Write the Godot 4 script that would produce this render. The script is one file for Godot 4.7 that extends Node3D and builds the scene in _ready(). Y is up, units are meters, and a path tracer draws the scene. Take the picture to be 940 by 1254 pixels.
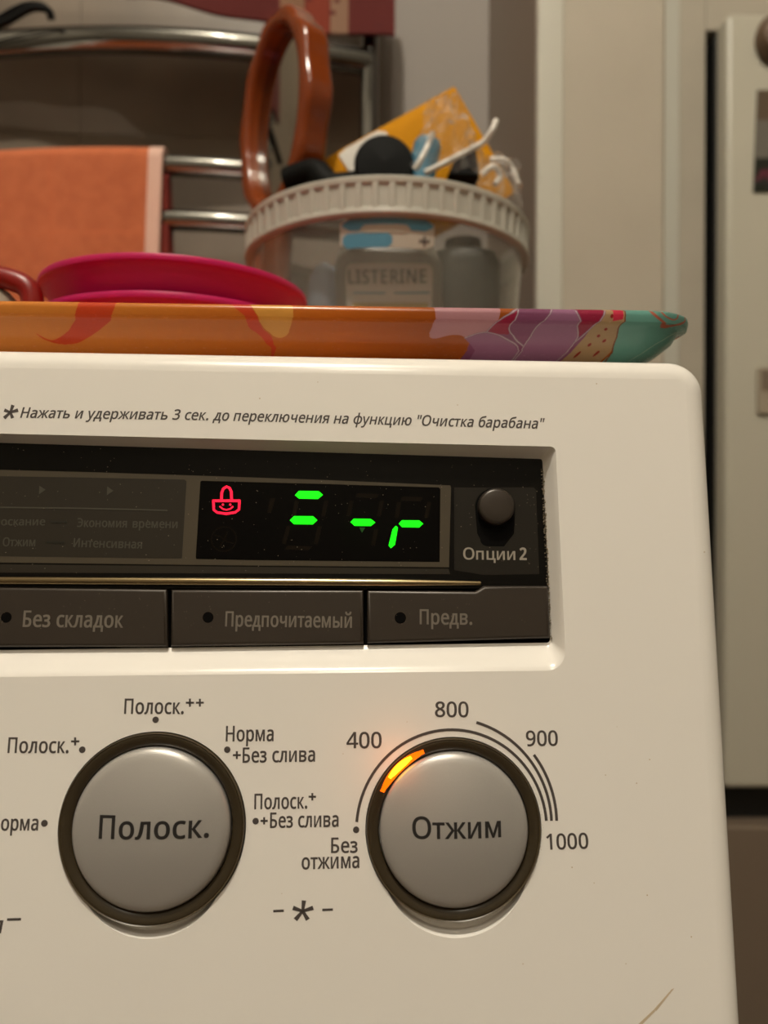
extends Node3D
# Corner of a washing machine's control panel, seen from about 20 cm, with a tray of bathroom things on its lid.
# World: y up, metres, floor at y = 0, the machine's front face is the plane z = 0.

const FOCAL := 941.0                       # focal length in pixels of a 940 x 1254 frame
var eye := Vector3(0, 0.805, 0.209)
var cam_basis: Basis
# The control panel leans back about 9 degrees from the top front edge of the machine; its parts are laid out upright in
# the plane z = 0 of a frame of their own ("panel frame") and then turned as one by panel_turn.
var panel_eye := Vector3(0, 0.773, 0.2)
var panel_basis: Basis
var panel_turn: Transform3D
var in_panel := false
var panel_parts := {}
var rng := RandomNumberGenerator.new()
var M := {}

# ------------------------------------------------------------------ mesh builder
class Shape:
	var v := PackedVector3Array()
	var uv := PackedVector2Array()
	func tri(a: Vector3, b: Vector3, c: Vector3, ua := Vector2.ZERO, ub := Vector2.ZERO, uc := Vector2.ZERO) -> void:
		v.append(a); v.append(b); v.append(c)
		uv.append(ua); uv.append(ub); uv.append(uc)
	func quad(a: Vector3, b: Vector3, c: Vector3, d: Vector3, ua := Vector2.ZERO, ub := Vector2.ZERO, uc := Vector2.ZERO, ud := Vector2.ZERO) -> void:
		tri(a, b, c, ua, ub, uc); tri(a, c, d, ua, uc, ud)
	func loft(rings: Array, closed := true, us := PackedFloat32Array(), vs := PackedFloat32Array()) -> void:
		for i in rings.size() - 1:
			var p: PackedVector3Array = rings[i]
			var q: PackedVector3Array = rings[i + 1]
			var n := p.size()
			for j in (n if closed else n - 1):
				var k := (j + 1) % n
				if us.size():
					quad(p[j], p[k], q[k], q[j], Vector2(us[j], vs[i]), Vector2(us[j + 1], vs[i]), Vector2(us[j + 1], vs[i + 1]), Vector2(us[j], vs[i + 1]))
				else:
					quad(p[j], p[k], q[k], q[j])
	func fan(ring: PackedVector3Array, back := false) -> void:
		var c := Vector3.ZERO
		for p in ring:
			c += p
		c /= ring.size()
		for j in ring.size():
			var k := (j + 1) % ring.size()
			if back:
				tri(c, ring[k], ring[j])
			else:
				tri(c, ring[j], ring[k])
	func flat(poly: PackedVector2Array, z: float, back := false) -> void:
		var big := PackedVector2Array()
		for p in poly:
			big.append(p * 1000.0)
		var t := Geometry2D.triangulate_polygon(big)
		for i in t.size() / 3:
			var a := poly[t[i * 3]]
			var b := poly[t[i * 3 + 1]]
			var c := poly[t[i * 3 + 2]]
			var turn := (b - a).cross(c - a)
			if (turn < 0) != back:
				var s := b
				b = c
				c = s
			tri(Vector3(a.x, a.y, z), Vector3(b.x, b.y, z), Vector3(c.x, c.y, z))
	func moved(t: Transform3D) -> Shape:
		for i in v.size():
			v[i] = t * v[i]
		return self
	func add(o: Shape) -> Shape:
		v.append_array(o.v); uv.append_array(o.uv)
		return self
	func mesh(origin: Vector3, crease := 40.0, closed := true) -> ArrayMesh:
		var n := v.size() / 3
		if closed:
			var vol := 0.0
			var c0 := v[0]
			for i in n:
				vol += (v[i * 3] - c0).dot((v[i * 3 + 1] - c0).cross(v[i * 3 + 2] - c0))
			if vol < 0.0:
				for i in n:
					var s := v[i * 3 + 1]
					v[i * 3 + 1] = v[i * 3 + 2]
					v[i * 3 + 2] = s
					var u := uv[i * 3 + 1]
					uv[i * 3 + 1] = uv[i * 3 + 2]
					uv[i * 3 + 2] = u
		var raw := PackedVector3Array()
		var unit := PackedVector3Array()
		raw.resize(n); unit.resize(n)
		var at := {}
		for i in n:
			var f := (v[i * 3 + 1] - v[i * 3]).cross(v[i * 3 + 2] - v[i * 3])
			raw[i] = f
			unit[i] = f.normalized()
			for k in 3:
				var key := Vector3i((v[i * 3 + k] * 200000.0).round())
				if not at.has(key):
					at[key] = PackedInt32Array()
				at[key].append(i)
		var lim := cos(deg_to_rad(crease))
		var pos := PackedVector3Array()
		var nor := PackedVector3Array()
		var tex := PackedVector2Array()
		pos.resize(n * 3); nor.resize(n * 3); tex.resize(n * 3)
		for i in n:
			for k in 3:
				var key := Vector3i((v[i * 3 + k] * 200000.0).round())
				var s := Vector3.ZERO
				for j in at[key]:
					if unit[i].dot(unit[j]) > lim:
						s += raw[j]
				var w: int = i * 3 + (0 if k == 0 else 3 - k)     # Godot's front faces run clockwise
				pos[w] = v[i * 3 + k] - origin
				nor[w] = s.normalized() if s.length_squared() > 0.0 else unit[i]
				tex[w] = uv[i * 3 + k]
		var a := []
		a.resize(Mesh.ARRAY_MAX)
		a[Mesh.ARRAY_VERTEX] = pos
		a[Mesh.ARRAY_NORMAL] = nor
		a[Mesh.ARRAY_TEX_UV] = tex
		var m := ArrayMesh.new()
		m.add_surface_from_arrays(Mesh.PRIMITIVE_TRIANGLES, a)
		return m

func ring3(poly: PackedVector2Array, z: float) -> PackedVector3Array:
	var r := PackedVector3Array()
	for p in poly:
		r.append(Vector3(p.x, p.y, z))
	return r

func is_ccw(poly: PackedVector2Array) -> bool:
	var a := 0.0
	for i in poly.size():
		a += poly[i].cross(poly[(i + 1) % poly.size()])
	return a > 0.0

func inset(poly: PackedVector2Array, d: float) -> PackedVector2Array:      # poly counter-clockwise; d > 0 shrinks
	var out := PackedVector2Array()
	var n := poly.size()
	for i in n:
		var e := (poly[i] - poly[(i + n - 1) % n]).normalized()
		var f := (poly[(i + 1) % n] - poly[i]).normalized()
		var ne := Vector2(-e.y, e.x)
		var nf := Vector2(-f.y, f.x)
		var m := (ne + nf)
		m = m / maxf(m.length_squared() / 2.0, 0.3)
		out.append(poly[i] + m * d)
	return out

func prism(poly: PackedVector2Array, z0: float, z1: float, bevel := 0.0, steps := 1) -> Shape:   # front face at z1
	var p := poly
	if not is_ccw(p):
		p = p.duplicate()
		p.reverse()
	var s := Shape.new()
	var rings := [ring3(p, z0), ring3(p, z1 - bevel)]
	var top := p
	if bevel > 0.0:
		for k in steps:
			var a := (k + 1.0) / steps * PI / 2
			top = inset(p, bevel * (1.0 - cos(a)))
			rings.append(ring3(top, z1 - bevel + bevel * sin(a)))
	s.loft(rings)
	s.flat(top, z1)
	s.flat(p, z0, true)
	return s

func round_poly(corners: PackedVector2Array, radii: PackedFloat32Array, n := 6) -> PackedVector2Array:
	var out := PackedVector2Array()
	var c := corners.size()
	for i in c:
		var p := corners[i]
		var a := (corners[(i + c - 1) % c] - p).normalized()
		var b := (corners[(i + 1) % c] - p).normalized()
		var half := acos(clampf(a.dot(b), -1, 1)) / 2
		var r := radii[i]
		var t := r / tan(half)
		var o := p + (a + b).normalized() * (r / sin(half))
		var s0 := (p + a * t) - o
		var s1 := (p + b * t) - o
		var sweep := s0.angle_to(s1)
		for k in n + 1:
			out.append(o + s0.rotated(sweep * k / n))
	return out

func rrect(w: float, h: float, r: float, n := 6) -> PackedVector2Array:
	return round_poly(PackedVector2Array([Vector2(-w / 2, -h / 2), Vector2(w / 2, -h / 2), Vector2(w / 2, h / 2), Vector2(-w / 2, h / 2)]), PackedFloat32Array([r, r, r, r]), n)

func circle(c: Vector2, r: float, n := 48) -> PackedVector2Array:
	var out := PackedVector2Array()
	for i in n:
		out.append(c + Vector2.from_angle(TAU * i / n) * r)
	return out

func box(lo: Vector3, hi: Vector3, bevel := 0.002) -> Shape:           # all twelve edges rounded
	var s := Shape.new()
	var c := (lo + hi) / 2
	var w := hi.x - lo.x
	var h := hi.y - lo.y
	var b := minf(bevel, minf(w, minf(h, hi.z - lo.z)) * 0.45)
	var rings := []
	for k in 4:
		var a := k / 3.0 * PI / 2
		rings.append(ring3(rrect(w - 2 * b * (1 - sin(a)), h - 2 * b * (1 - sin(a)), maxf(b * sin(a), b * 0.05), 3), lo.z + b * (1 - cos(a))))
	for k in 4:
		var a := (3 - k) / 3.0 * PI / 2
		rings.append(ring3(rrect(w - 2 * b * (1 - sin(a)), h - 2 * b * (1 - sin(a)), maxf(b * sin(a), b * 0.05), 3), hi.z - b * (1 - cos(a))))
	s.loft(rings)
	s.fan(rings[0], true)
	s.fan(rings[7])
	return s.moved(Transform3D(Basis(), Vector3(c.x, c.y, 0)))

func lathe(profile: PackedVector2Array, n := 64) -> Shape:              # (radius, y), around y
	var s := Shape.new()
	var rings := []
	for p in profile:
		var r := PackedVector3Array()
		for i in n:
			var a := TAU * i / n
			r.append(Vector3(cos(a) * maxf(p.x, 1e-5), p.y, -sin(a) * maxf(p.x, 1e-5)))
		rings.append(r)
	s.loft(rings)
	return s

func lathe_z(c: Vector3, profile: PackedVector2Array, n := 96) -> Shape:  # (radius, z), around z through c
	var s := Shape.new()
	var rings := []
	for p in profile:
		var r := PackedVector3Array()
		for i in n:
			var a := TAU * i / n
			r.append(c + Vector3(cos(a) * maxf(p.x, 1e-6), sin(a) * maxf(p.x, 1e-6), p.y))
		rings.append(r)
	s.loft(rings)
	return s

func tube(path: PackedVector3Array, radius, n := 16, loop := false) -> Shape:   # radius: number or array
	var s := Shape.new()
	var rings := []
	var m := path.size()
	var ref := Vector3.UP
	var t0 := (path[1] - path[0]).normalized()
	if absf(t0.dot(ref)) > 0.9:
		ref = Vector3.RIGHT
	var x := t0.cross(ref).normalized()
	for i in m:
		var t: Vector3
		if loop:
			t = (path[(i + 1) % m] - path[(i + m - 1) % m]).normalized()
		else:
			t = (path[mini(i + 1, m - 1)] - path[maxi(i - 1, 0)]).normalized()
		x = (x - t * x.dot(t)).normalized()
		var y := t.cross(x)
		var r: float = radius[i] if radius is Array else radius
		var ring := PackedVector3Array()
		for k in n:
			var a := TAU * k / n
			ring.append(path[i] + (x * cos(a) + y * sin(a)) * r)
		rings.append(ring)
	if loop:
		rings.append(rings[0])
	s.loft(rings)
	if not loop:
		s.fan(rings[0], true)
		s.fan(rings[m - 1])
	return s

func smooth_path(pts: PackedVector3Array, per := 8) -> PackedVector3Array:
	var out := PackedVector3Array()
	for i in pts.size() - 1:
		var p0 := pts[maxi(i - 1, 0)]
		var p3 := pts[mini(i + 2, pts.size() - 1)]
		for k in per:
			out.append(pts[i].cubic_interpolate(pts[i + 1], p0, p3, float(k) / per))
	out.append(pts[pts.size() - 1])
	return out

# ------------------------------------------------------------------ nodes
func origin_of(n: Node) -> Vector3:
	var o := Vector3.ZERO
	while n is Node3D and n != self:
		if panel_parts.has(n):
			return o
		o += (n as Node3D).position
		n = n.get_parent()
	return o

func thing(called: String, label: String, category: String, at_base: Vector3, group := "") -> Node3D:
	var o := Node3D.new()
	o.name = called
	o.position = at_base
	add_child(o, true)
	return tag(o, label, category, group)

func tag(o: Node3D, label: String, category: String, group := "") -> Node3D:
	o.set_meta("label", label)
	o.set_meta("category", category)
	if group:
		o.set_meta("group", group)
	return o

func obj(called: String, s: Shape, m: Material, parent: Node = self, crease := 40.0, closed := true) -> MeshInstance3D:
	var o := MeshInstance3D.new()
	o.name = called
	if parent == self:                               # a thing of one mesh stands on its own base
		var lo := s.v[0]
		var hi := s.v[0]
		for p in s.v:
			lo = lo.min(p)
			hi = hi.max(p)
		o.position = Vector3((lo.x + hi.x) / 2, lo.y, (lo.z + hi.z) / 2)
		o.mesh = s.mesh(o.position, crease, closed)
	elif in_panel and not panel_parts.has(parent) and not panel_parts.has(parent.get_parent()):
		o.mesh = s.mesh(Vector3.ZERO, crease, closed)
		o.transform = Transform3D(Basis(), -origin_of(parent)) * panel_turn
		panel_parts[o] = true
	else:
		o.mesh = s.mesh(origin_of(parent), crease, closed)
	o.material_override = null
	o.mesh.surface_set_material(0, m)
	parent.add_child(o, true)
	return o

func structure(called: String, s: Shape, m: Material) -> MeshInstance3D:
	var o := obj(called, s, m)
	o.set_meta("kind", "structure")
	return o

func lamp_light(called: String, where: Vector3, color: Color, energy: float, size: float, parent: Node = self) -> void:
	var l := OmniLight3D.new()
	l.name = called
	l.light_color = color
	l.light_energy = energy
	l.light_size = size
	l.omni_range = 12.0
	l.omni_attenuation = 2.0
	l.shadow_enabled = true
	l.position = where - origin_of(parent)
	parent.add_child(l, true)

# ------------------------------------------------------------------ where a picture point lies on a plane of constant z
func at(px: float, py: float, z: float) -> Vector3:
	var b := panel_basis if in_panel else cam_basis
	var e := panel_eye if in_panel else eye
	var d := b.x * (px - 470.0) / FOCAL + b.y * (627.0 - py) / FOCAL - b.z
	return e + d * ((z - e.z) / d.z)

func at2(px: float, py: float, z: float) -> Vector2:
	var p := at(px, py, z)
	return Vector2(p.x, p.y)

func poly_at(z: float, xy: Array) -> PackedVector2Array:
	var out := PackedVector2Array()
	for i in xy.size() / 2:
		out.append(at2(xy[i * 2], xy[i * 2 + 1], z))
	return out

# ------------------------------------------------------------------ materials
func mat(called: String, c: Color, rough := 0.5, metal := 0.0, spec := 0.5) -> StandardMaterial3D:
	var m := StandardMaterial3D.new()
	m.resource_name = called
	m.albedo_color = c
	m.roughness = rough
	m.metallic = metal
	m.metallic_specular = spec
	M[called] = m
	return m

func noise_tex(freq: float, lo: Color, hi: Color, seed_n: int, size := 512, octaves := 4, mid := -1.0) -> NoiseTexture2D:
	var n := FastNoiseLite.new()
	n.seed = seed_n
	n.frequency = freq
	n.fractal_octaves = octaves
	var t := NoiseTexture2D.new()
	t.width = size
	t.height = size
	t.seamless = true
	t.noise = n
	var g := Gradient.new()
	g.set_color(0, lo)
	g.set_color(1, hi)
	if mid > 0.0:
		g.set_offset(0, mid - 0.1)
		g.set_offset(1, mid + 0.1)
	t.color_ramp = g
	return t

func tri_map(m: StandardMaterial3D, scale: float, world := true) -> void:
	m.uv1_triplanar = true
	m.uv1_world_triplanar = world
	m.uv1_scale = Vector3.ONE * scale

func glow(called: String, c: Color, e: float) -> StandardMaterial3D:
	var m := mat(called, c, 0.4)
	m.emission_enabled = true
	m.emission = c
	m.emission_energy_multiplier = e
	return m

func glass(called: String, c: Color, alpha: float, rough: float) -> StandardMaterial3D:
	var m := mat(called, Color(c.r, c.g, c.b, alpha), rough)
	m.transparency = BaseMaterial3D.TRANSPARENCY_ALPHA
	return m

func make_materials() -> void:
	mat("white_enamel", Color(0.92, 0.903, 0.882), 0.26)
	M.white_enamel.roughness_texture = noise_tex(0.02, Color(0.75, 0.75, 0.75), Color(1, 1, 1), 3)
	tri_map(M.white_enamel, 6.0)
	mat("cabinet_white", Color(0.9, 0.88, 0.84), 0.4)
	mat("print_grey", Color(0.28, 0.25, 0.24), 0.6)
	mat("print_black", Color(0.1, 0.085, 0.08), 0.6)
	mat("black_gloss", Color(0.035, 0.028, 0.022), 0.28, 0.0, 0.3)
	mat("window_black", Color(0.015, 0.011, 0.008), 0.3, 0.0, 0.22)
	mat("window_grey", Color(0.17, 0.15, 0.12), 0.45, 0.0, 0.35)
	mat("frame_grey", Color(0.29, 0.26, 0.21), 0.45, 0.0, 0.35)
	mat("print_dim", Color(0.29, 0.275, 0.24), 0.5, 0.0, 0.3)
	mat("print_mid", Color(0.44, 0.41, 0.37), 0.5)
	mat("print_pale", Color(0.6, 0.57, 0.52), 0.5)
	mat("slot_green", Color(0.08, 0.07, 0.03), 0.4)
	mat("ghost_segment", Color(0.075, 0.05, 0.022), 0.4, 0.0, 0.22)
	mat("button_brown", Color(0.22, 0.19, 0.165), 0.4, 0.2)
	M.button_brown.roughness_texture = noise_tex(0.2, Color(0.6, 0.6, 0.6), Color(1, 1, 1), 5)
	tri_map(M.button_brown, 40.0)
	mat("hole_black", Color(0.015, 0.012, 0.01), 0.6, 0.0, 0.2)
	mat("gold_chrome", Color(0.62, 0.55, 0.42), 0.2, 1.0)
	mat("smoke_ring", Color(0.21, 0.175, 0.12), 0.2)
	mat("brass_lip", Color(0.3, 0.25, 0.17), 0.35)
	mat("silver_cap", Color(0.74, 0.725, 0.71), 0.36, 0.45)
	M.silver_cap.albedo_texture = noise_tex(0.35, Color(0.9, 0.9, 0.9), Color(1, 1, 1), 8, 512, 2)
	tri_map(M.silver_cap, 30.0)
	glow("segment_green", Color(0.0, 1.0, 0.02), 0.95)
	glow("icon_red", Color(1.0, 0.06, 0.22), 1.1)
	glow("led_orange", Color(1.0, 0.42, 0.0), 1.3)
	glow("led_core", Color(1.0, 0.84, 0.12), 3.0)
	mat("dust", Color(0.55, 0.5, 0.42), 0.9)
	mat("scuff", Color(0.76, 0.69, 0.59), 0.7)
	mat("chrome", Color(0.52, 0.52, 0.515), 0.035, 1.0)
	mat("mirror_glass", Color(0.7, 0.7, 0.68), 0.03, 1.0)
	mat("amber_plastic", Color(0.45, 0.185, 0.02), 0.16)
	mat("pink_plastic", Color(0.74, 0.035, 0.37), 0.4)
	M.pink_plastic.subsurf_scatter_enabled = true
	M.pink_plastic.subsurf_scatter_strength = 0.1
	glass("bucket_plastic", Color(0.52, 0.525, 0.49), 0.2, 0.24)
	mat("rim_plastic", Color(0.7, 0.69, 0.65), 0.4)
	M.rim_plastic.backlight_enabled = true
	M.rim_plastic.backlight = Color(0.5, 0.5, 0.48)
	glass("clear_film", Color(0.93, 0.93, 0.93), 0.14, 0.12)
	mat("white_plastic", Color(0.85, 0.83, 0.8), 0.4)
	mat("pale_blue", Color(0.62, 0.68, 0.76), 0.4)
	mat("sky_blue", Color(0.28, 0.5, 0.6), 0.4)
	mat("bottle_clear", Color(0.5, 0.49, 0.45), 0.3)
	mat("dark_bottle", Color(0.17, 0.18, 0.165), 0.4)
	mat("label_white", Color(0.84, 0.82, 0.77), 0.5)
	mat("label_gold", Color(0.7, 0.6, 0.25), 0.5)
	mat("yellow_pouch", Color(0.74, 0.5, 0.05), 0.7, 0.0, 0.2)
	mat("black_plastic", Color(0.02, 0.022, 0.02), 0.6, 0.0, 0.25)
	mat("red_plastic", Color(0.5, 0.035, 0.025), 0.35)
	mat("grey_plastic", Color(0.62, 0.58, 0.52), 0.45)
	mat("towel_orange", Color(0.81, 0.445, 0.275), 0.95)
	M.towel_orange.albedo_texture = noise_tex(0.012, Color(0.92, 0.88, 0.86), Color(1, 1, 1), 12)
	M.towel_orange.heightmap_enabled = true
	M.towel_orange.heightmap_texture = noise_tex(0.25, Color.BLACK, Color.WHITE, 13, 512, 2)
	M.towel_orange.heightmap_scale = 0.15
	M.towel_orange.rim_enabled = true
	M.towel_orange.rim = 0.5
	tri_map(M.towel_orange, 9.0)
	mat("towel_hem", Color(0.82, 0.67, 0.61), 0.9)
	mat("towel_back_shade", Color(0.42, 0.12, 0.08), 0.95)  # back half of the towel, its shading put into the colour
	mat("wall_taupe", Color(0.53, 0.5, 0.475), 0.7)
	mat("tile_dark", Color(0.5, 0.445, 0.385), 0.42)
	M.tile_dark.albedo_texture = noise_tex(0.006, Color(0.86, 0.86, 0.86), Color(1, 1, 1), 21)
	tri_map(M.tile_dark, 2.0)
	mat("grout", Color(0.5, 0.445, 0.385), 0.5)
	mat("wall_beige", Color(0.69, 0.655, 0.595), 0.65)
	M.wall_beige.albedo_texture = noise_tex(0.008, Color(0.95, 0.95, 0.95), Color(1, 1, 1), 22)
	tri_map(M.wall_beige, 1.5)
	mat("side_shade_brown", Color(0.55, 0.505, 0.46), 0.6)  # shade on the column's left side, put into the colour
	mat("casing_white", Color(0.73, 0.72, 0.675), 0.5)
	mat("ceiling_white", Color(0.62, 0.6, 0.56), 0.8)
	mat("wall_far", Color(0.6, 0.57, 0.52), 0.7)
	mat("floor_brown", Color(0.42, 0.37, 0.32), 0.5)
	mat("fridge_white", Color(0.745, 0.725, 0.665), 0.35)
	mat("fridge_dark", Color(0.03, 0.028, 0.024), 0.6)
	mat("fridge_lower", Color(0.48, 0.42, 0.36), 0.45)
	mat("handle_grey", Color(0.63, 0.58, 0.51), 0.45)
	glow("lamp_glass", Color(1.0, 0.9, 0.75), 12.0)
	mat("lamp_base", Color(0.7, 0.68, 0.64), 0.4)
	mat("tray_plain", Color(0.72, 0.34, 0.12), 0.22)

# ------------------------------------------------------------------ lettering: TextMesh outlines laid on a plane between two measured baseline points
func lettering(parent: Node, called: String, text: String, x0: float, y0: float, x1: float, y1: float, cap: float, m: Material, z := 0.0, slant := 0.0, weight := 400, domed := Vector3.INF) -> MeshInstance3D:
	var font := SystemFont.new()
	font.font_names = PackedStringArray(["Droid Sans"])
	font.font_weight = weight
	var tm := TextMesh.new()
	tm.font = font
	tm.font_size = 64
	tm.pixel_size = 0.01
	tm.depth = 0.05
	tm.curve_step = 1.5
	tm.horizontal_alignment = HORIZONTAL_ALIGNMENT_LEFT
	tm.text = "Н"
	var ref := tm.get_aabb()
	tm.text = text
	var a := tm.get_mesh_arrays()
	var box3 := tm.get_aabb()
	var p0 := at(x0, y0, z)
	var p1 := at(x1, y1, z)
	var up := at(x0, y0 - cap, z)
	var sx := p0.distance_to(p1) / box3.size.x
	var sy := absf(up.y - p0.y) / ref.size.y
	var dir := (p1 - p0).normalized()
	var nor := Vector3(-dir.y, dir.x, 0)
	var v: PackedVector3Array = a[Mesh.ARRAY_VERTEX]
	var o := origin_of(parent)
	# the print is a little bolder than the font: push each outline point outwards along the side walls' normals
	var nv: PackedVector3Array = a[Mesh.ARRAY_NORMAL]
	var push := {}
	for i in v.size():
		if absf(nv[i].z) < 0.5:
			var key := Vector2i((Vector2(v[i].x, v[i].y) * 10000.0).round())
			push[key] = push.get(key, Vector2.ZERO) + Vector2(nv[i].x, nv[i].y)
	var bold := sy * ref.size.y * (0.02 if weight < 600 else 0.0)
	for i in v.size():
		var out: Vector2 = push.get(Vector2i((Vector2(v[i].x, v[i].y) * 10000.0).round()), Vector2.ZERO).normalized() * bold
		var h := (v[i].y - ref.position.y) * sy + out.y
		var w := (v[i].x - box3.position.x) * sx + h * slant + out.x
		v[i] = p0 + dir * w + nor * h + Vector3(0, 0, 0.00006 if v[i].z > 0.0 else -0.00004) - o
		if domed.is_finite():
			v[i].z += dome(Vector2(v[i].x, v[i].y).distance_to(Vector2(domed.x, domed.y)) / domed.z) - z
	a[Mesh.ARRAY_VERTEX] = v
	var am := ArrayMesh.new()
	for k in tm.get_surface_count():
		pass
	am.add_surface_from_arrays(Mesh.PRIMITIVE_TRIANGLES, a)
	var n := MeshInstance3D.new()
	n.name = called
	n.mesh = am
	am.surface_set_material(0, m)
	parent.add_child(n, true)
	return n

func mark(parent: Node, called: String, z: float, xy: Array, m: Material, thick := 0.00006) -> MeshInstance3D:   # flat print of a picture outline
	return obj(called, prism(poly_at(z, xy), z - 0.00004, z + thick), m, parent, 30.0)

func dot(parent: Node, px: float, py: float, r: float, m: Material, z := 0.0, called := "dot") -> MeshInstance3D:
	var c := at2(px, py, z)
	var r_m := at2(px + r, py, z).distance_to(c)
	return obj(called, prism(circle(c, r_m, 20), z - 0.00004, z + 0.00006), m, parent, 30.0)

func stroke_shape(pts: PackedVector2Array, w: float, z0: float, z1: float) -> Shape:    # a band of width w along a path in the panel plane
	var l := PackedVector2Array()
	var r := PackedVector2Array()
	for i in pts.size():
		var t := (pts[mini(i + 1, pts.size() - 1)] - pts[maxi(i - 1, 0)]).normalized()
		var n := Vector2(-t.y, t.x) * w / 2
		l.append(pts[i] + n)
		r.append(pts[i] - n)
	r.reverse()
	l.append_array(r)
	return prism(l, z0, z1)

func line_at(z: float, xy: Array, w_px: float, lift := 0.00006) -> Shape:
	var pts := poly_at(z, xy)
	return stroke_shape(pts, w_px * 0.000206, z - 0.00004, z + lift)

func plus(parent: Node, px: float, py: float, size: float, w: float, m: Material) -> void:
	var s := line_at(0.0, [px - size / 2, py, px + size / 2, py], w)
	s.add(line_at(0.0, [px, py - size / 2, px, py + size / 2], w))
	obj("plus_sign", s, m, parent, 30.0)

func asterisk(parent: Node, px: float, py: float, r: float, w: float, lean: float) -> void:
	var s := Shape.new()
	for k in 5:
		var a := -PI / 2 + TAU * k / 5
		var tip := Vector2(cos(a), sin(a)) * r
		tip.x -= tip.y * lean
		var side := Vector2(-tip.y, tip.x).normalized() * w / 2
		var c := Vector2(px, py)
		var q := [c - side * 0.6, c + tip - side, c + tip + side, c + side * 0.6]
		s.add(prism(poly_at(0.0, [q[0].x, q[0].y, q[1].x, q[1].y, q[2].x, q[2].y, q[3].x, q[3].y]), -0.00004, 0.00006))
	obj("asterisk", s, M.print_grey, parent, 30.0)

# ------------------------------------------------------------------ washing machine
const TOP := 0.849
const RIGHT := 0.0945
const LEFT := -0.505
const FASCIA_LOW := 0.655
const PANEL_Z := -0.005

func outline(d: float) -> PackedVector2Array:
	var r := 0.0095 - d
	return round_poly(PackedVector2Array([Vector2(LEFT + d, FASCIA_LOW + d), Vector2(RIGHT - d, FASCIA_LOW + d), Vector2(RIGHT - d, TOP - d), Vector2(LEFT + d, TOP - d)]), PackedFloat32Array([0.001, 0.001, r, r]), 10)

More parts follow.
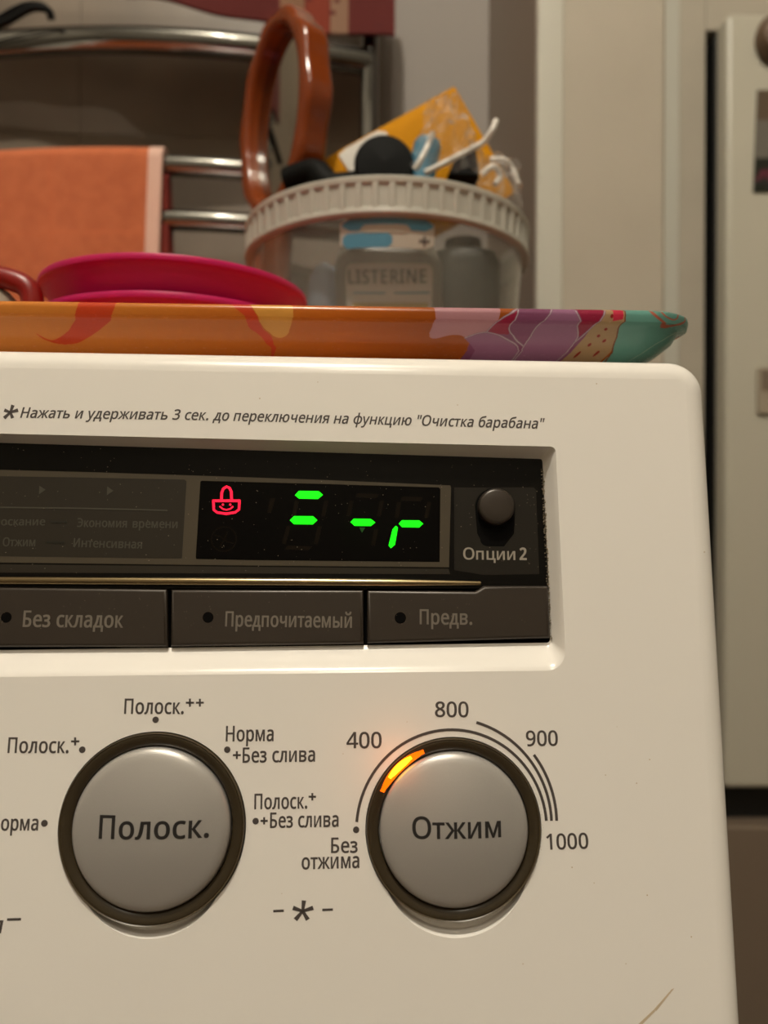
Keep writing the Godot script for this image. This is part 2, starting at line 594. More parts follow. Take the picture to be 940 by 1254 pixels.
func washing_machine() -> void:
	var w := thing("washing_machine", "white washing machine with black display, dark buttons and two silver dial buttons", "washing machine", Vector3((LEFT + RIGHT) / 2, 0, -0.22))
	in_panel = true
	var k1 := at2(186.5, 1013.5, 0.0)
	var k2 := at2(555.3, 1014.0, 0.0)
	in_panel = false
	# cabinet behind and below the fascia
	obj("cabinet", box(Vector3(LEFT + 0.003, 0.02, -0.45), Vector3(RIGHT - 0.003, FASCIA_LOW - 0.002, 0.026), 0.006), M.cabinet_white, w)
	obj("lid", box(Vector3(LEFT + 0.004, FASCIA_LOW, -0.45), Vector3(RIGHT - 0.004, TOP - 0.0006, -0.012), 0.004), M.cabinet_white, w)
	for sx in [LEFT + 0.06, RIGHT - 0.06]:
		for sz in [-0.4, -0.06]:
			obj("foot", lathe(PackedVector2Array([Vector2(0, 0), Vector2(0.02, 0), Vector2(0.02, 0.016), Vector2(0.008, 0.018), Vector2(0.008, 0.024), Vector2(0, 0.024)]), 20).moved(Transform3D(Basis(), Vector3(sx, 0, sz))), M.black_plastic, w)

	in_panel = true
	# the fascia: rounded edge, recess for the display and two wells for the dial buttons
	var s := Shape.new()
	var rad := 0.0065
	var rings := []
	for k in 9:
		var a := k / 8.0 * PI / 2
		rings.append(ring3(outline(rad * (1 - sin(a))), -rad * (1 - cos(a))))
	rings.append(ring3(outline(0.0), -0.05))
	rings.reverse()
	s.loft(rings)
	var outer := PackedVector2Array([at2(0, 531, 0), at2(680, 547, 0), at2(693, 821, 0), at2(0, 829, 0)])
	outer[0] = outer[1] + (outer[0] - outer[1]).normalized() * 0.52
	outer[3] = outer[2] + (outer[3] - outer[2]).normalized() * 0.52
	var inner := PackedVector2Array([at2(0, 543, PANEL_Z), at2(663, 563, PANEL_Z), at2(674, 787, PANEL_Z), at2(0, 796, PANEL_Z)])
	inner[0] = inner[1] + (inner[0] - inner[1]).normalized() * 0.513
	inner[3] = inner[2] + (inner[3] - inner[2]).normalized() * 0.513
	outer.reverse()
	inner.reverse()
	var po := round_poly(outer, PackedFloat32Array([0.004, 0.005, 0.0015, 0.002]), 8)
	var pi_ := round_poly(inner, PackedFloat32Array([0.001, 0.001, 0.0008, 0.001]), 8)
	rings = []
	for k in 11:
		var t := k / 10.0
		var ring := PackedVector3Array()
		for i in po.size():
			var soft := clampf((0.8 - po[i].y) / 0.03, 0.0, 1.0)       # crisp edge along the top, a soft cove along the bottom
			if po[i].x > 0.045 and po[i].y < 0.815:
				soft = maxf(soft, 0.5)
			var drop := lerpf(t, t * t * (3 - 2 * t) * 0.75 + t * 0.25, soft)
			var p := po[i].lerp(pi_[i], t)
			ring.append(Vector3(p.x, p.y, PANEL_Z * 1.1 * drop))
		rings.append(ring)
	var rs := Shape.new()
	rs.loft(rings)
	# face with holes, cut into bands so that no piece keeps a closed hole
	var holes := [po, well_edge(k1, 1.0), well_edge(k2, 0.957)]
	var face := outline(rad)
	var bands := [FASCIA_LOW - 0.1, (k1.y + k2.y) / 2, 0.793, TOP + 0.1]
	for b in 3:
		var strip := PackedVector2Array([Vector2(-1, bands[b]), Vector2(1, bands[b]), Vector2(1, bands[b + 1]), Vector2(-1, bands[b + 1])])
		var pieces := Geometry2D.intersect_polygons(mm(face), mm(strip))
		for h in holes:
			var left := []
			for p in pieces:
				left.append_array(Geometry2D.clip_polygons(p, mm(h)))
			pieces.assign(left)
		for p in pieces:
			var q := PackedVector2Array()
			for c in p:
				q.append(c / 1000.0)
			s.flat(q, 0.0)
	var body := obj("fascia", s, M.white_enamel, w, 50.0, false)
	obj("display_recess", rs, M.white_enamel, w, 50.0, false)
	for k in [k1, k2]:
		var f := 1.0 if k == k1 else 0.957
		var wr := []
		for i in 7:
			var t := i / 6.0
			var ring := PackedVector3Array()
			var a := well_edge(k, f)
			var b := circle(k, 0.0222 * f, a.size())
			for j in a.size():
				var p := a[j].lerp(b[j], t)
				ring.append(Vector3(p.x, p.y, -0.0026 * minf(1.0, pow(t * 3.0, 0.6))))
			wr.append(ring)
		var ws := Shape.new()
		ws.loft(wr)
		ws.fan(wr[6])
		obj("dial_well", ws, M.white_enamel, w, 40.0, false)
	panel_print(body, k2)
	display(w)
	dial(w, k1, 1.0, "Полоск.", [121.8, 1026.0, 255.0, 1025.0, 28.2], false)
	dial(w, k2, 0.957, "Отжим", [505.0, 1025.7, 612.7, 1024.2, 26.2], true)
	in_panel = false

func mm(p: PackedVector2Array) -> PackedVector2Array:
	var q := PackedVector2Array()
	for c in p:
		q.append(c * 1000.0)
	return q

func well_edge(k: Vector2, f: float) -> PackedVector2Array:
	var out := PackedVector2Array()
	var sc := Vector2(0.0004, -0.0072)                # finger scoop below the dial button
	var rs := 0.0182
	for i in 120:
		var d := Vector2.from_angle(TAU * i / 120)
		var r := 0.0229 * f
		var b := d.dot(sc)
		var disc := b * b - sc.length_squared() + rs * rs
		if disc > 0.0:
			r = maxf(r, b + sqrt(disc))
		out.append(k + d * r)
	return out

func panel_print(body: Node, k2: Vector2) -> void:
	var ink: Material = M.print_grey
	lettering(body, "lettering", "Нажать и удерживать 3 сек.", 25.0, 511.5, 254.5, 514.5, 12.6, ink, 0.0, 0.2)
	lettering(body, "lettering", "до переключения на функцию \"Очистка барабана\"", 261.0, 514.7, 664.0, 525.0, 12.8, ink, 0.0, 0.2)
	asterisk(body, 13.0, 505.0, 8.8, 4.2, 0.35)
	lettering(body, "lettering", "Полоск.", 152.2, 874.0, 224.5, 874.0, 18.4, ink)
	plus(body, 232.6, 860.4, 10.0, 2.3, ink)
	plus(body, 244.8, 860.4, 9.6, 2.3, ink)
	dot(body, 190.6, 881.3, 3.9, ink)
	lettering(body, "lettering", "Полоск.", 9.6, 921.8, 83.6, 921.8, 18.8, ink)
	plus(body, 92.2, 907.7, 10.0, 2.3, ink)
	dot(body, 100.9, 918.0, 4.0, ink)
	lettering(body, "lettering", "Норма", 276.6, 907.6, 334.6, 907.2, 18.6, ink)
	dot(body, 278.2, 917.9, 3.9, ink)
	plus(body, 290.0, 924.6, 9.6, 2.3, ink)
	lettering(body, "lettering", "Без слива", 297.2, 933.7, 385.4, 932.3, 18.2, ink)
	lettering(body, "lettering", "Полоск.", 311.5, 990.7, 375.8, 989.7, 18.6, ink)
	plus(body, 382.3, 975.5, 9.2, 2.3, ink)
	dot(body, 313.0, 1005.4, 3.9, ink)
	plus(body, 323.4, 1005.0, 8.8, 2.3, ink)
	lettering(body, "lettering", "Без слива", 330.8, 1013.5, 414.2, 1012.0, 18.4, ink)
	lettering(body, "lettering", "Без", 405.5, 1044.2, 437.4, 1043.8, 18.4, ink)
	lettering(body, "lettering", "отжима", 369.6, 1064.3, 439.6, 1062.4, 19.0, ink)
	dot(body, 435.9, 1016.0, 3.9, ink)
	lettering(body, "lettering", "Норма", -12.0, 1016.8, 46.4, 1016.6, 18.8, ink)
	dot(body, 54.6, 1008.0, 4.1, ink)
	lettering(body, "lettering", "400", 424.3, 916.0, 466.8, 915.6, 19.4, ink)
	lettering(body, "lettering", "800", 532.7, 877.8, 573.2, 877.8, 18.6, ink)
	lettering(body, "lettering", "900", 644.3, 913.2, 682.6, 912.8, 18.4, ink)
	lettering(body, "lettering", "1000", 669.4, 1040.2, 720.0, 1038.6, 19.0, ink)
	obj("dash", line_at(0, [334.5, 1115.5, 347.5, 1115], 2.6), ink, body)
	obj("dash", line_at(0, [394.5, 1114, 407.5, 1113.6], 2.6), ink, body)
	asterisk(body, 370.5, 1115.5, 13.0, 5.4, 0.12)
	obj("dash", line_at(0, [9, 1125.8, 26, 1125.4], 2.7), ink, body)
	lettering(body, "lettering", "л", -13.0, 1142.5, 1.2, 1142.5, 21.0, ink, 0.0, 0.12)
	# the three speed arcs around the spin dial
	var spans := [[436.6, 1006.5, 668.6, 1005.0, 0.0], [583.0, 884.6, 674.9, 1005.0, 0.0], [653.3, 924.2, 681.2, 1005.0, 0.0]]
	for sp in spans:
		var a := at2(sp[0], sp[1], 0) - k2
		var b := at2(sp[2], sp[3], 0) - k2
		var pts := PackedVector2Array()
		var a0 := a.angle()
		var a1 := b.angle()
		for i in 49:
			var t := i / 48.0
			pts.append(k2 + Vector2.from_angle(lerpf(a0, a1, t)) * lerpf(a.length(), b.length(), t))
		obj("speed_arc", stroke_shape(pts, 0.0007, -0.00004, 0.00006), ink, body, 30.0)
	# brown scuff low on the right
	var sc := Shape.new()
	sc.add(prism(poly_at(0, [800, 1236, 822, 1211, 825, 1210, 803, 1238]), -0.00004, 0.00004))
	sc.add(prism(poly_at(0, [781, 1254, 800, 1236, 802, 1238, 786, 1254]), -0.00004, 0.00003))
	obj("scuff_mark", sc, M.scuff, body)
	# small specks and scratches on the enamel
	var sp2 := Shape.new()
	var where := [[795, 930], [792, 1096], [727, 1081], [741, 949], [779, 959], [755, 890], [345, 1094], [420, 923], [498, 884], [389, 468], [318, 488], [560, 496], [730, 470], [862, 676], [846, 1147], [700, 1062], [596, 1054], [766, 1180], [640, 1180]]
	for p in where:
		var c := at2(p[0], p[1], 0)
		sp2.add(prism(circle(c, rng.randf_range(0.0001, 0.0002), 7), -0.00004, 0.00003))
	obj("speck", sp2, M.scuff, body).set_meta("kind", "stuff")

func display(w: Node) -> void:
	var z := PANEL_Z
	# black glossy panel
	var tl := at2(0, 541, z)
	var tr := at2(664.5, 561, z)
	var br := at2(672, 722, z)
	var bl := at2(0, 722, z)
	tl = tr + (tl - tr).normalized() * 0.512
	bl = br + (bl - br).normalized() * 0.514
	var panel := obj("display_panel", prism(PackedVector2Array([bl, br, tr, tl]), z - 0.006, z, 0.0003), M.black_gloss, w)
	# dark backing behind the buttons
	var b2 := at2(675, 790, z - 0.003)
	var b3 := b2 + (at2(0, 799, z - 0.003) - b2).normalized() * 0.514
	obj("button_bed", prism(PackedVector2Array([b3, b2, br, bl]), z - 0.009, z - 0.003), M.hole_black, w)
	# grey printed frame, the programme window and the digit window
	mark(panel, "printed_frame", z, [-40, 574.2, 120, 578.5, 250, 582.8, 400, 588, 551, 594.5, 552, 597, 549.5, 694.6, 300, 692.4, -40, 688.4], M.frame_grey, 0.00004)
	mark(panel, "printed_field", z, [556, 597, 653, 597, 656, 600, 660, 703, 592, 704, 556, 698], mat("field_grey", Color(0.125, 0.11, 0.088), 0.4, 0.0, 0.35), 0.00003)
	mark(panel, "printed_strip", z, [-40, 690.5, 549, 696.5, 551, 703, -40, 701], M.window_grey, 0.00003)
	mark(panel, "programme_window", z, [-40, 582.6, 100, 584.8, 226, 587.4, 228.5, 589.5, 223, 683.4, 221.5, 684, -40, 680.8], M.window_grey, 0.00007)
	var win := mark(panel, "digit_window", z, [247, 588.8, 400, 592.8, 537, 597, 539, 599, 538, 688.2, 300, 685.8, 240.5, 684.6, 239.8, 682, 245.4, 590], M.window_black, 0.00007)
	win.set_meta("label", "glossy black digit window in a grey frame")
	var zp := z + 0.00008
	for t in [[48.5, 595, 56, 599.7, 48, 605.5], [131.5, 595.8, 139, 601, 131, 606.5]]:
		mark(panel, "arrow_mark", zp, t, M.print_dim)
	obj("divider_line", line_at(zp, [-20, 621, 100, 622.5, 205, 625], 1.8), M.print_dim, panel)
	lettering(panel, "lettering", "Полоскание", -24, 643.2, 55, 643.2, 9.6, M.print_dim, zp)
	lettering(panel, "lettering", "Отжим", 3.5, 668.8, 43, 668.8, 10.6, M.print_dim, zp)
	lettering(panel, "lettering", "Экономия", 94.5, 645.0, 155, 645.8, 10.4, M.print_dim, zp)
	lettering(panel, "lettering", "времени", 162.5, 646.0, 217, 646.6, 10.4, M.print_dim, zp)
	lettering(panel, "lettering", "Интенсивная", 90, 669.6, 173.5, 671.6, 10.6, M.print_dim, zp)
	for q in [[62, 637.5, 82, 638, 82, 641, 62, 640.5], [57, 662.5, 79, 663, 79, 666, 57, 665.5]]:
		mark(panel, "indicator_slot", zp, q, M.slot_green)
	# digits: unlit segments faint, four green ones lit
	var ghosts := [[361, 613, 366, 613, 362, 632, 357, 632], [351, 644, 356, 644, 350, 666, 345, 666], [397, 613, 402, 613, 398, 632, 393, 632], [389, 644, 394, 644, 389, 666, 384, 666], [352, 668, 382, 669, 378, 674, 348, 673],
		[331, 610, 337, 610, 332, 628, 327, 628], [428, 613, 433, 613, 429, 632, 424, 632], [437, 604, 464, 605, 461, 610, 435, 609], [465, 613, 470, 613, 466, 632, 461, 632], [458, 648, 463, 648, 459, 668, 454, 668],
		[492, 608, 518, 609, 515, 614, 490, 613], [523, 615, 528, 615, 524, 634, 519, 634], [486, 615, 491, 615, 488, 634, 483, 634]]
	for g in ghosts:
		mark(panel, "unlit_segment", zp, g, M.ghost_segment, 0.00002)
	for g in [[361, 606.4, 366, 601.2, 390, 601.6, 395.4, 606, 389, 611.2, 366, 610.6], [354.8, 637.2, 360, 632, 383, 632.2, 388.6, 637, 383, 642.2, 360, 642], [429, 639.4, 433, 635.2, 454, 635.6, 459.4, 639.8, 454, 644.2, 434, 644], [488, 641.3, 492, 637.2, 513, 637.4, 518, 641.3, 513, 646, 492, 645.6],
		[480.5, 648, 484.5, 643.8, 487, 646, 483.5, 667, 478.4, 671.4, 475.6, 668]]:
		mark(panel, "lit_segment", zp, g, M.segment_green, 0.0001)
	mark(panel, "lit_segment", zp, [440, 646, 447, 646, 443, 652.5], mat("dim_green", Color(0.03, 0.3, 0.03), 0.4), 0.0001)
	# red padlock with a smiling face
	var lock := line_at(zp, [271.2, 612, 271.6, 603, 273.5, 598.5, 277.5, 596, 281, 597.5, 283.2, 602, 283.6, 612], 3.4, 0.0001)
	lock.add(line_at(zp, [260, 613.3, 294.4, 613.3], 3.4, 0.0001))
	lock.add(line_at(zp, [261.4, 613, 261.8, 624.5, 266, 627.6, 277, 629.2, 288, 627.4, 292.6, 624, 293.2, 613], 3.2, 0.0001))
	lock.add(line_at(zp, [269, 620, 273, 623.4, 277.4, 624.4, 282, 623.2, 285.6, 620], 2.0, 0.0001))
	lock.add(prism(circle(at2(273, 618, zp), 0.0003, 10), zp, zp + 0.0001))
	lock.add(prism(circle(at2(282, 618, zp), 0.0003, 10), zp, zp + 0.0001))
	obj("padlock_icon", lock, M.icon_red, panel).set_meta("label", "glowing red padlock icon with a smile")
	var fan := Shape.new()
	var fc := at2(274, 660, zp)
	for half in 2:
		var arc := PackedVector2Array()
		for i in 17:
			arc.append(fc + Vector2.from_angle(PI * half + PI * i / 16) * 0.0033)
		fan.add(stroke_shape(arc, 0.0003, zp, zp + 0.00002))
	fan.add(line_at(zp, [262, 655, 270, 657, 277, 663, 286, 665], 1.6, 0.00002))
	fan.add(line_at(zp, [269, 670, 274, 661, 279, 650], 1.6, 0.00002))
	obj("unlit_icon", fan, M.ghost_segment, panel)
	lamp_light("segment_light", at(440, 640, z) + Vector3(0, 0, 0.004), Color(0.1, 1.0, 0.15), 0.000004, 0.004, panel)
	lamp_light("icon_light", at(277, 615, z) + Vector3(0, 0, 0.004), Color(1.0, 0.1, 0.2), 0.000003, 0.003, panel)
	# option button in its keyhole slot, lettering below
	var oc := at2(606, 622, z)
	var slot := PackedVector2Array()
	for i in 25:
		slot.append(oc + Vector2.from_angle(PI * i / 24) * 0.0055)
	slot.append(oc + Vector2(-0.005, -0.007))
	for i in 9:
		slot.append(oc + Vector2(-0.0022, -0.0085) + Vector2.from_angle(PI + PI / 2 * i / 8) * 0.002)
	slot.append(oc + Vector2(0.0022, -0.0105))
	slot.append(oc + Vector2(0.005, -0.007))
	obj("button_slot", prism(slot, z - 0.00004, z + 0.00006), M.hole_black, panel)
	obj("option_button", lathe_z(Vector3(oc.x, oc.y + 0.0001, 0), PackedVector2Array([Vector2(0, z), Vector2(0.0049, z), Vector2(0.0049, z + 0.0022), Vector2(0.0046, z + 0.0027), Vector2(0.004, z + 0.003), Vector2(0.002, z + 0.0031), Vector2(0, z + 0.0031)]), 48), M.button_brown, w)
	lettering(panel, "lettering", "Опции", 567.2, 684.9, 630.5, 685.6, 14.2, M.print_pale, z + 0.00004)
	lettering(panel, "lettering", "2", 635.8, 685.8, 644.6, 686.0, 15.2, M.print_pale, z + 0.00004, 0.0, 700)
	# gilt trim bar between panel and buttons
	var t0 := at(588, 714, z + 0.0006)
	var t1 := at(0, 710.8, z + 0.0006)
	t1 = t0 + (t1 - t0).normalized() * 0.5
	var path := PackedVector3Array()
	for i in 21:
		path.append(t0.lerp(t1, i / 20.0))
	var rr := []
	for i in 21:
		rr.append(0.0011)
	rr[0] = 0.0006
	obj("trim_bar", tube(path, rr, 14), M.gold_chrome, w)
	# function buttons
	var zb := z + 0.0012
	var outlines := [[-140, 716.5, 204.5, 721.2, 205, 792.2, -140, 792.6], [209, 721.5, 445, 722.2, 445.2, 788.6, 208.4, 791.8], [449.2, 722.4, 582, 723.8, 592.5, 717.2, 671.6, 717.2, 673.6, 781.5, 449.4, 788]]
	var texts := [["Без складок", 28.2, 767.4, 150.3, 768.4, 19.6], ["Предпочитаемый", 275.8, 766.9, 430.4, 768.6, 18.2], ["Предв.", 513.9, 764.2, 577.6, 764.8, 18.0]]
	var leds := [[8, 756, 6.6], [254.8, 756, 6.8], [490, 756.6, 7.2]]
	for i in 3:
		var b := obj("function_button", prism(poly_at(zb, outlines[i]), z - 0.004, zb, 0.001, 3), M.button_brown, w, 50.0)
		var t: Array = texts[i]
		lettering(b, "lettering", t[0], t[1], t[2], t[3], t[4], t[5], M.print_mid, zb)
		var c := at2(leds[i][0], leds[i][1], zb)
		obj("indicator_lamp", prism(circle(c, leds[i][2] * 0.000208, 24), zb - 0.00004, zb + 0.00008), M.hole_black, b)
	var far := poly_at(zb, [-144, 716.5, -144, 792.6])
	obj("function_button", prism(PackedVector2Array([far[1], far[0], far[0] + Vector2(-0.37, 0.004), far[1] + Vector2(-0.37, -0.003)]), z - 0.004, zb, 0.0007, 3), M.button_brown, w, 25.0)
	# dust on the gloss
	var d := Shape.new()
	for i in 260:
		var p := at2(rng.randf_range(-30, 660), rng.randf_range(548, 702), z)
		var r := rng.randf_range(0.00003, 0.00011)
		if p.y > tr.y - 0.0015 - (p.x - tr.x) * 0.03:
			continue
		d.add(prism(circle(p, r, 6), z, z + 0.00016))
	for i in 130:
		var p := at2(rng.randf_range(0, 660), rng.randf_range(724, 788), zb)
		if p.y < 0.7735:
			continue
		d.add(prism(circle(p, rng.randf_range(0.00003, 0.00008), 6), zb - 0.00002, zb + 0.0001))
	for i in 260:                                           # grime packed in the edge of the recess
		var e := rng.randf()
		var p := at2(663.5 + e * 9.5 + rng.randf_range(-1.5, 2.0), 575 + e * 208, z)
		d.add(prism(circle(p, rng.randf_range(0.00005, 0.00017), 6), z - 0.0002, z + rng.randf_range(0.0002, 0.0006)))
	obj("dust", d, M.dust, panel, 30.0).set_meta("kind", "stuff")

func dial(w: Node, k: Vector2, f: float, text: String, place: Array, lit: bool) -> void:
	var c := Vector3(k.x, k.y, 0)
	var d := obj("dial_button", lathe_z(c, scaled(f, [Vector2(0, -0.0045), Vector2(0.0192, -0.0045), Vector2(0.0192, 0.0004), Vector2(0.01912, 0.0009), Vector2(0.0188, 0.0014), Vector2(0.0183, 0.00175), Vector2(0.0176, dome(0.0176)), Vector2(0.0165, dome(0.0165)), Vector2(0.014, dome(0.014)), Vector2(0.0105, dome(0.0105)), Vector2(0.007, dome(0.007)), Vector2(0.0035, dome(0.0035)), Vector2(0, dome(0))])), M.silver_cap, w, 30.0)
	d.set_meta("label", "round satin silver dial button")
	lettering(d, "lettering", text, place[0], place[1], place[2], place[3], place[4], M.print_black, 0.003, 0.0, 400, Vector3(k.x, k.y, f))
	var ring := obj("dial_ring", lathe_z(c, scaled(f, [Vector2(0.0194, -0.003), Vector2(0.0223, -0.003), Vector2(0.0223, 0.0004), Vector2(0.0221, 0.0007), Vector2(0.0216, 0.0008), Vector2(0.0205, 0.0005), Vector2(0.0198, 0.0002), Vector2(0.0195, -0.0001), Vector2(0.0194, -0.0006), Vector2(0.0194, -0.003)])), M.smoke_ring, w, 35.0)
	ring.set_meta("label", "smoky dark translucent ring around the dial button")
	obj("ring_lip", lathe_z(c, scaled(f, [Vector2(0.0222, -0.002), Vector2(0.0226, -0.002), Vector2(0.0226, 0.0004), Vector2(0.02245, 0.0008), Vector2(0.0222, 0.0006), Vector2(0.0222, -0.002)])), M.brass_lip, ring, 35.0)
	if lit:
		for q in [[112.0, 154.0, 0.0196, 0.0219, 0.0003, "led_orange"], [122.0, 143.0, 0.0201, 0.0218, 0.00045, "led_core"]]:
			var rr := []
			for i in 17:
				var a := deg_to_rad(lerpf(q[0], q[1], i / 16.0))
				var e := sin(PI * clampf(i / 16.0, 0.06, 0.94)) ** 0.4
				var mid: float = (q[2] + q[3]) / 2 * f
				var half: float = (q[3] - q[2]) / 2 * e * f
				var dir := Vector3(cos(a), sin(a), 0)
				var lo: float = surface_z((mid - half) / f) + q[4]
				var hi: float = surface_z((mid + half) / f) + q[4]
				rr.append(PackedVector3Array([c + dir * (mid - half) + Vector3(0, 0, lo - 0.0004), c + dir * (mid + half) + Vector3(0, 0, hi - 0.0004), c + dir * (mid + half) + Vector3(0, 0, hi), c + dir * (mid - half) + Vector3(0, 0, lo)]))
			var s := Shape.new()
			s.loft(rr)
			s.fan(rr[0], true)
			s.fan(rr[16])
			obj("lit_lamp", s, M[q[5]], ring, 30.0)
		var a2 := deg_to_rad(133)
		lamp_light("ring_light", c + Vector3(cos(a2) * 0.021, sin(a2) * 0.021, 0.004), Color(1.0, 0.5, 0.08), 0.00006, 0.002, ring)
		# brownish grime around the ring
		var g := Shape.new()
		for i in 260:
			var a3 := rng.randf() * TAU
			var r := 0.0229 * f + absf(rng.randfn(0.0, 0.00022))
			var thick := maxf(0.0, cos(a3 - 0.1)) * 0.7 + 0.3 * rng.randf()
			g.add(prism(circle(k + Vector2.from_angle(a3) * r, 0.00003 + 0.00009 * thick * rng.randf(), 5), -0.0001, 0.00002))
		obj("grime", g, M.scuff, ring, 30.0).set_meta("kind", "stuff")

func scaled(f: float, pts: Array) -> PackedVector2Array:      # radii times f, heights as they are
	var out := PackedVector2Array()
	for p in pts:
		out.append(Vector2(p.x * f, p.y))
	return out

func dome(r: float) -> float:
	return 0.0044 - 7.4 * r * r

func surface_z(r: float) -> float:
	return lerpf(-0.0001, 0.0008, clampf((r - 0.0195) / 0.0021, 0, 1))

# ------------------------------------------------------------------ tray with a printed rim
func fill_poly(img: Image, pts: PackedVector2Array, col: Color) -> void:
	var lo := 1e9
	var hi := -1e9
	for p in pts:
		lo = minf(lo, p.y)
		hi = maxf(hi, p.y)
	for y in range(maxi(0, int(lo)), mini(img.get_height() - 1, int(hi)) + 1):
		var xs := []
		var yc := y + 0.5
		for i in pts.size():
			var a := pts[i]
			var b := pts[(i + 1) % pts.size()]
			if (a.y <= yc) != (b.y <= yc):
				xs.append(a.x + (yc - a.y) / (b.y - a.y) * (b.x - a.x))
		xs.sort()
		for i in xs.size() / 2:
			var x0 := maxi(0, int(round(xs[i * 2])))
			var x1 := mini(img.get_width(), int(round(xs[i * 2 + 1])))
			if x1 > x0:
				img.fill_rect(Rect2i(x0, y, x1 - x0, 1), col)

func print_px(xy: Array) -> PackedVector2Array:          # picture point -> print pixel (2 per picture pixel, row 0 at the rim)
	var out := PackedVector2Array()
	for i in xy.size() / 2:
		out.append(Vector2((xy[i * 2] + 60.0) * 2.0, (xy[i * 2 + 1] - 375.0) * 2.0))
	return out

func curve(xy: Array) -> PackedVector2Array:
	var q := print_px(xy)
	var p3 := PackedVector3Array()
	for p in q:
		p3.append(Vector3(p.x, p.y, 0))
	var out := PackedVector2Array()
	for p in smooth_path(p3, 8):
		out.append(Vector2(p.x, p.y))
	return out

func ink_line(img: Image, xy: Array, w: float, col: Color) -> void:
	var pts := curve(xy)
	for i in pts.size() - 1:
		var n := (pts[i + 1] - pts[i]).normalized().orthogonal() * w / 2
		fill_poly(img, PackedVector2Array([pts[i] + n, pts[i + 1] + n, pts[i + 1] - n, pts[i] - n]), col)

func tray_print() -> ImageTexture:
	var img := Image.create(1880, 134, false, Image.FORMAT_RGB8)
	var base := Color(0.69, 0.345, 0.075)
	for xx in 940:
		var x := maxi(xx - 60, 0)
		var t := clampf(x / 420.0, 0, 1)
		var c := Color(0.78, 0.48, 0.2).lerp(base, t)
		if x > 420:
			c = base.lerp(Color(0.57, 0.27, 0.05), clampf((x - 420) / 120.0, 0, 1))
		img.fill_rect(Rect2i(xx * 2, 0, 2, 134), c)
	var red := Color(0.74, 0.24, 0.11)
	var gold := Color(0.79, 0.55, 0.24)
	fill_poly(img, curve([96, 374, 88, 395, 78, 410, 60, 420, 40, 412, 62, 424, 92, 422, 116, 408, 132, 392, 140, 374]), red)
	fill_poly(img, curve([268, 374, 292, 388, 300, 402, 318, 415, 336, 432, 330, 415, 318, 405, 310, 392, 295, 374]), red)
	fill_poly(img, curve([295, 374, 308, 388, 320, 404, 334, 413, 346, 410, 350, 390, 348, 374]), gold)
	# lilac haze behind the lotus
	var lilac := Color(0.66, 0.47, 0.5)
	fill_poly(img, curve([518, 374, 522, 392, 521, 408, 530, 412, 546, 408, 560, 408, 575, 414, 590, 420, 600, 374]), lilac)
	# cream field with red dots, teal corner
	var cream := Color(0.6, 0.49, 0.36)
	fill_poly(img, print_px([708, 374, 760, 374, 760, 442, 696, 442]), cream)
	for p in [[735, 383], [737, 396], [731, 406], [727, 417], [721, 427], [742, 412], [744, 426]]:
		fill_poly(img, circle(Vector2((p[0] + 60) * 2.0, (p[1] - 375) * 2.0), 4.0, 10), Color(0.5, 0.12, 0.1))
	fill_poly(img, print_px([736, 374, 749, 374, 749, 386, 737, 388]), Color(0.7, 0.15, 0.25))
	fill_poly(img, curve([751, 374, 752, 392, 755, 410, 762, 425, 776, 442, 880, 442, 880, 374]), Color(0.36, 0.55, 0.51))
	ink_line(img, [751, 374, 752, 392, 755, 410, 762, 425, 776, 442], 3.0, Color(0.42, 0.22, 0.13))
	ink_line(img, [782, 378, 795, 386, 808, 391, 830, 384, 836, 376], 5.0, Color(0.62, 0.33, 0.26))
	ink_line(img, [790, 375, 800, 382, 812, 384, 820, 378], 3.0, Color(0.62, 0.33, 0.26))
	ink_line(img, [840, 392, 826, 402, 812, 418, 800, 440], 3.0, Color(0.55, 0.68, 0.6))
	# lotus petals
	var purple := Color(0.46, 0.25, 0.37)
	var mauve := Color(0.53, 0.35, 0.47)
	var magenta := Color(0.53, 0.1, 0.22)
	var edge := Color(0.62, 0.5, 0.56)
	fill_poly(img, print_px([578, 442, 576, 418, 600, 392, 640, 376, 722, 376, 706, 442]), purple)
	fill_poly(img, curve([566, 411, 590, 402, 620, 412, 640, 424, 650, 442, 600, 442, 585, 424, 566, 411]), mauve)
	fill_poly(img, curve([590, 404, 600, 388, 620, 378, 640, 376, 625, 392, 618, 406]), magenta)
	fill_poly(img, curve([622, 376, 617, 396, 628, 410, 645, 420, 652, 400, 660, 376]), purple)
	fill_poly(img, curve([690, 374, 700, 392, 705, 408, 716, 396, 726, 378, 720, 374]), magenta)
	fill_poly(img, curve([664, 376, 650, 395, 646, 420, 650, 442, 700, 442, 706, 415, 700, 390, 690, 376]), mauve)
	for e in [[566, 411, 590, 403, 620, 412, 640, 422, 648, 442], [590, 404, 600, 388, 620, 378], [622, 376, 617, 396, 628, 410, 646, 420], [664, 376, 650, 395, 646, 420, 650, 442], [690, 378, 700, 392, 706, 410, 704, 428, 698, 442], [706, 415, 716, 398, 727, 378]]:
		ink_line(img, e, 4.5, edge.darkened(0.25))
		ink_line(img, e, 2.0, edge.lightened(0.15))
	img.generate_mipmaps()
	return ImageTexture.create_from_image(img)

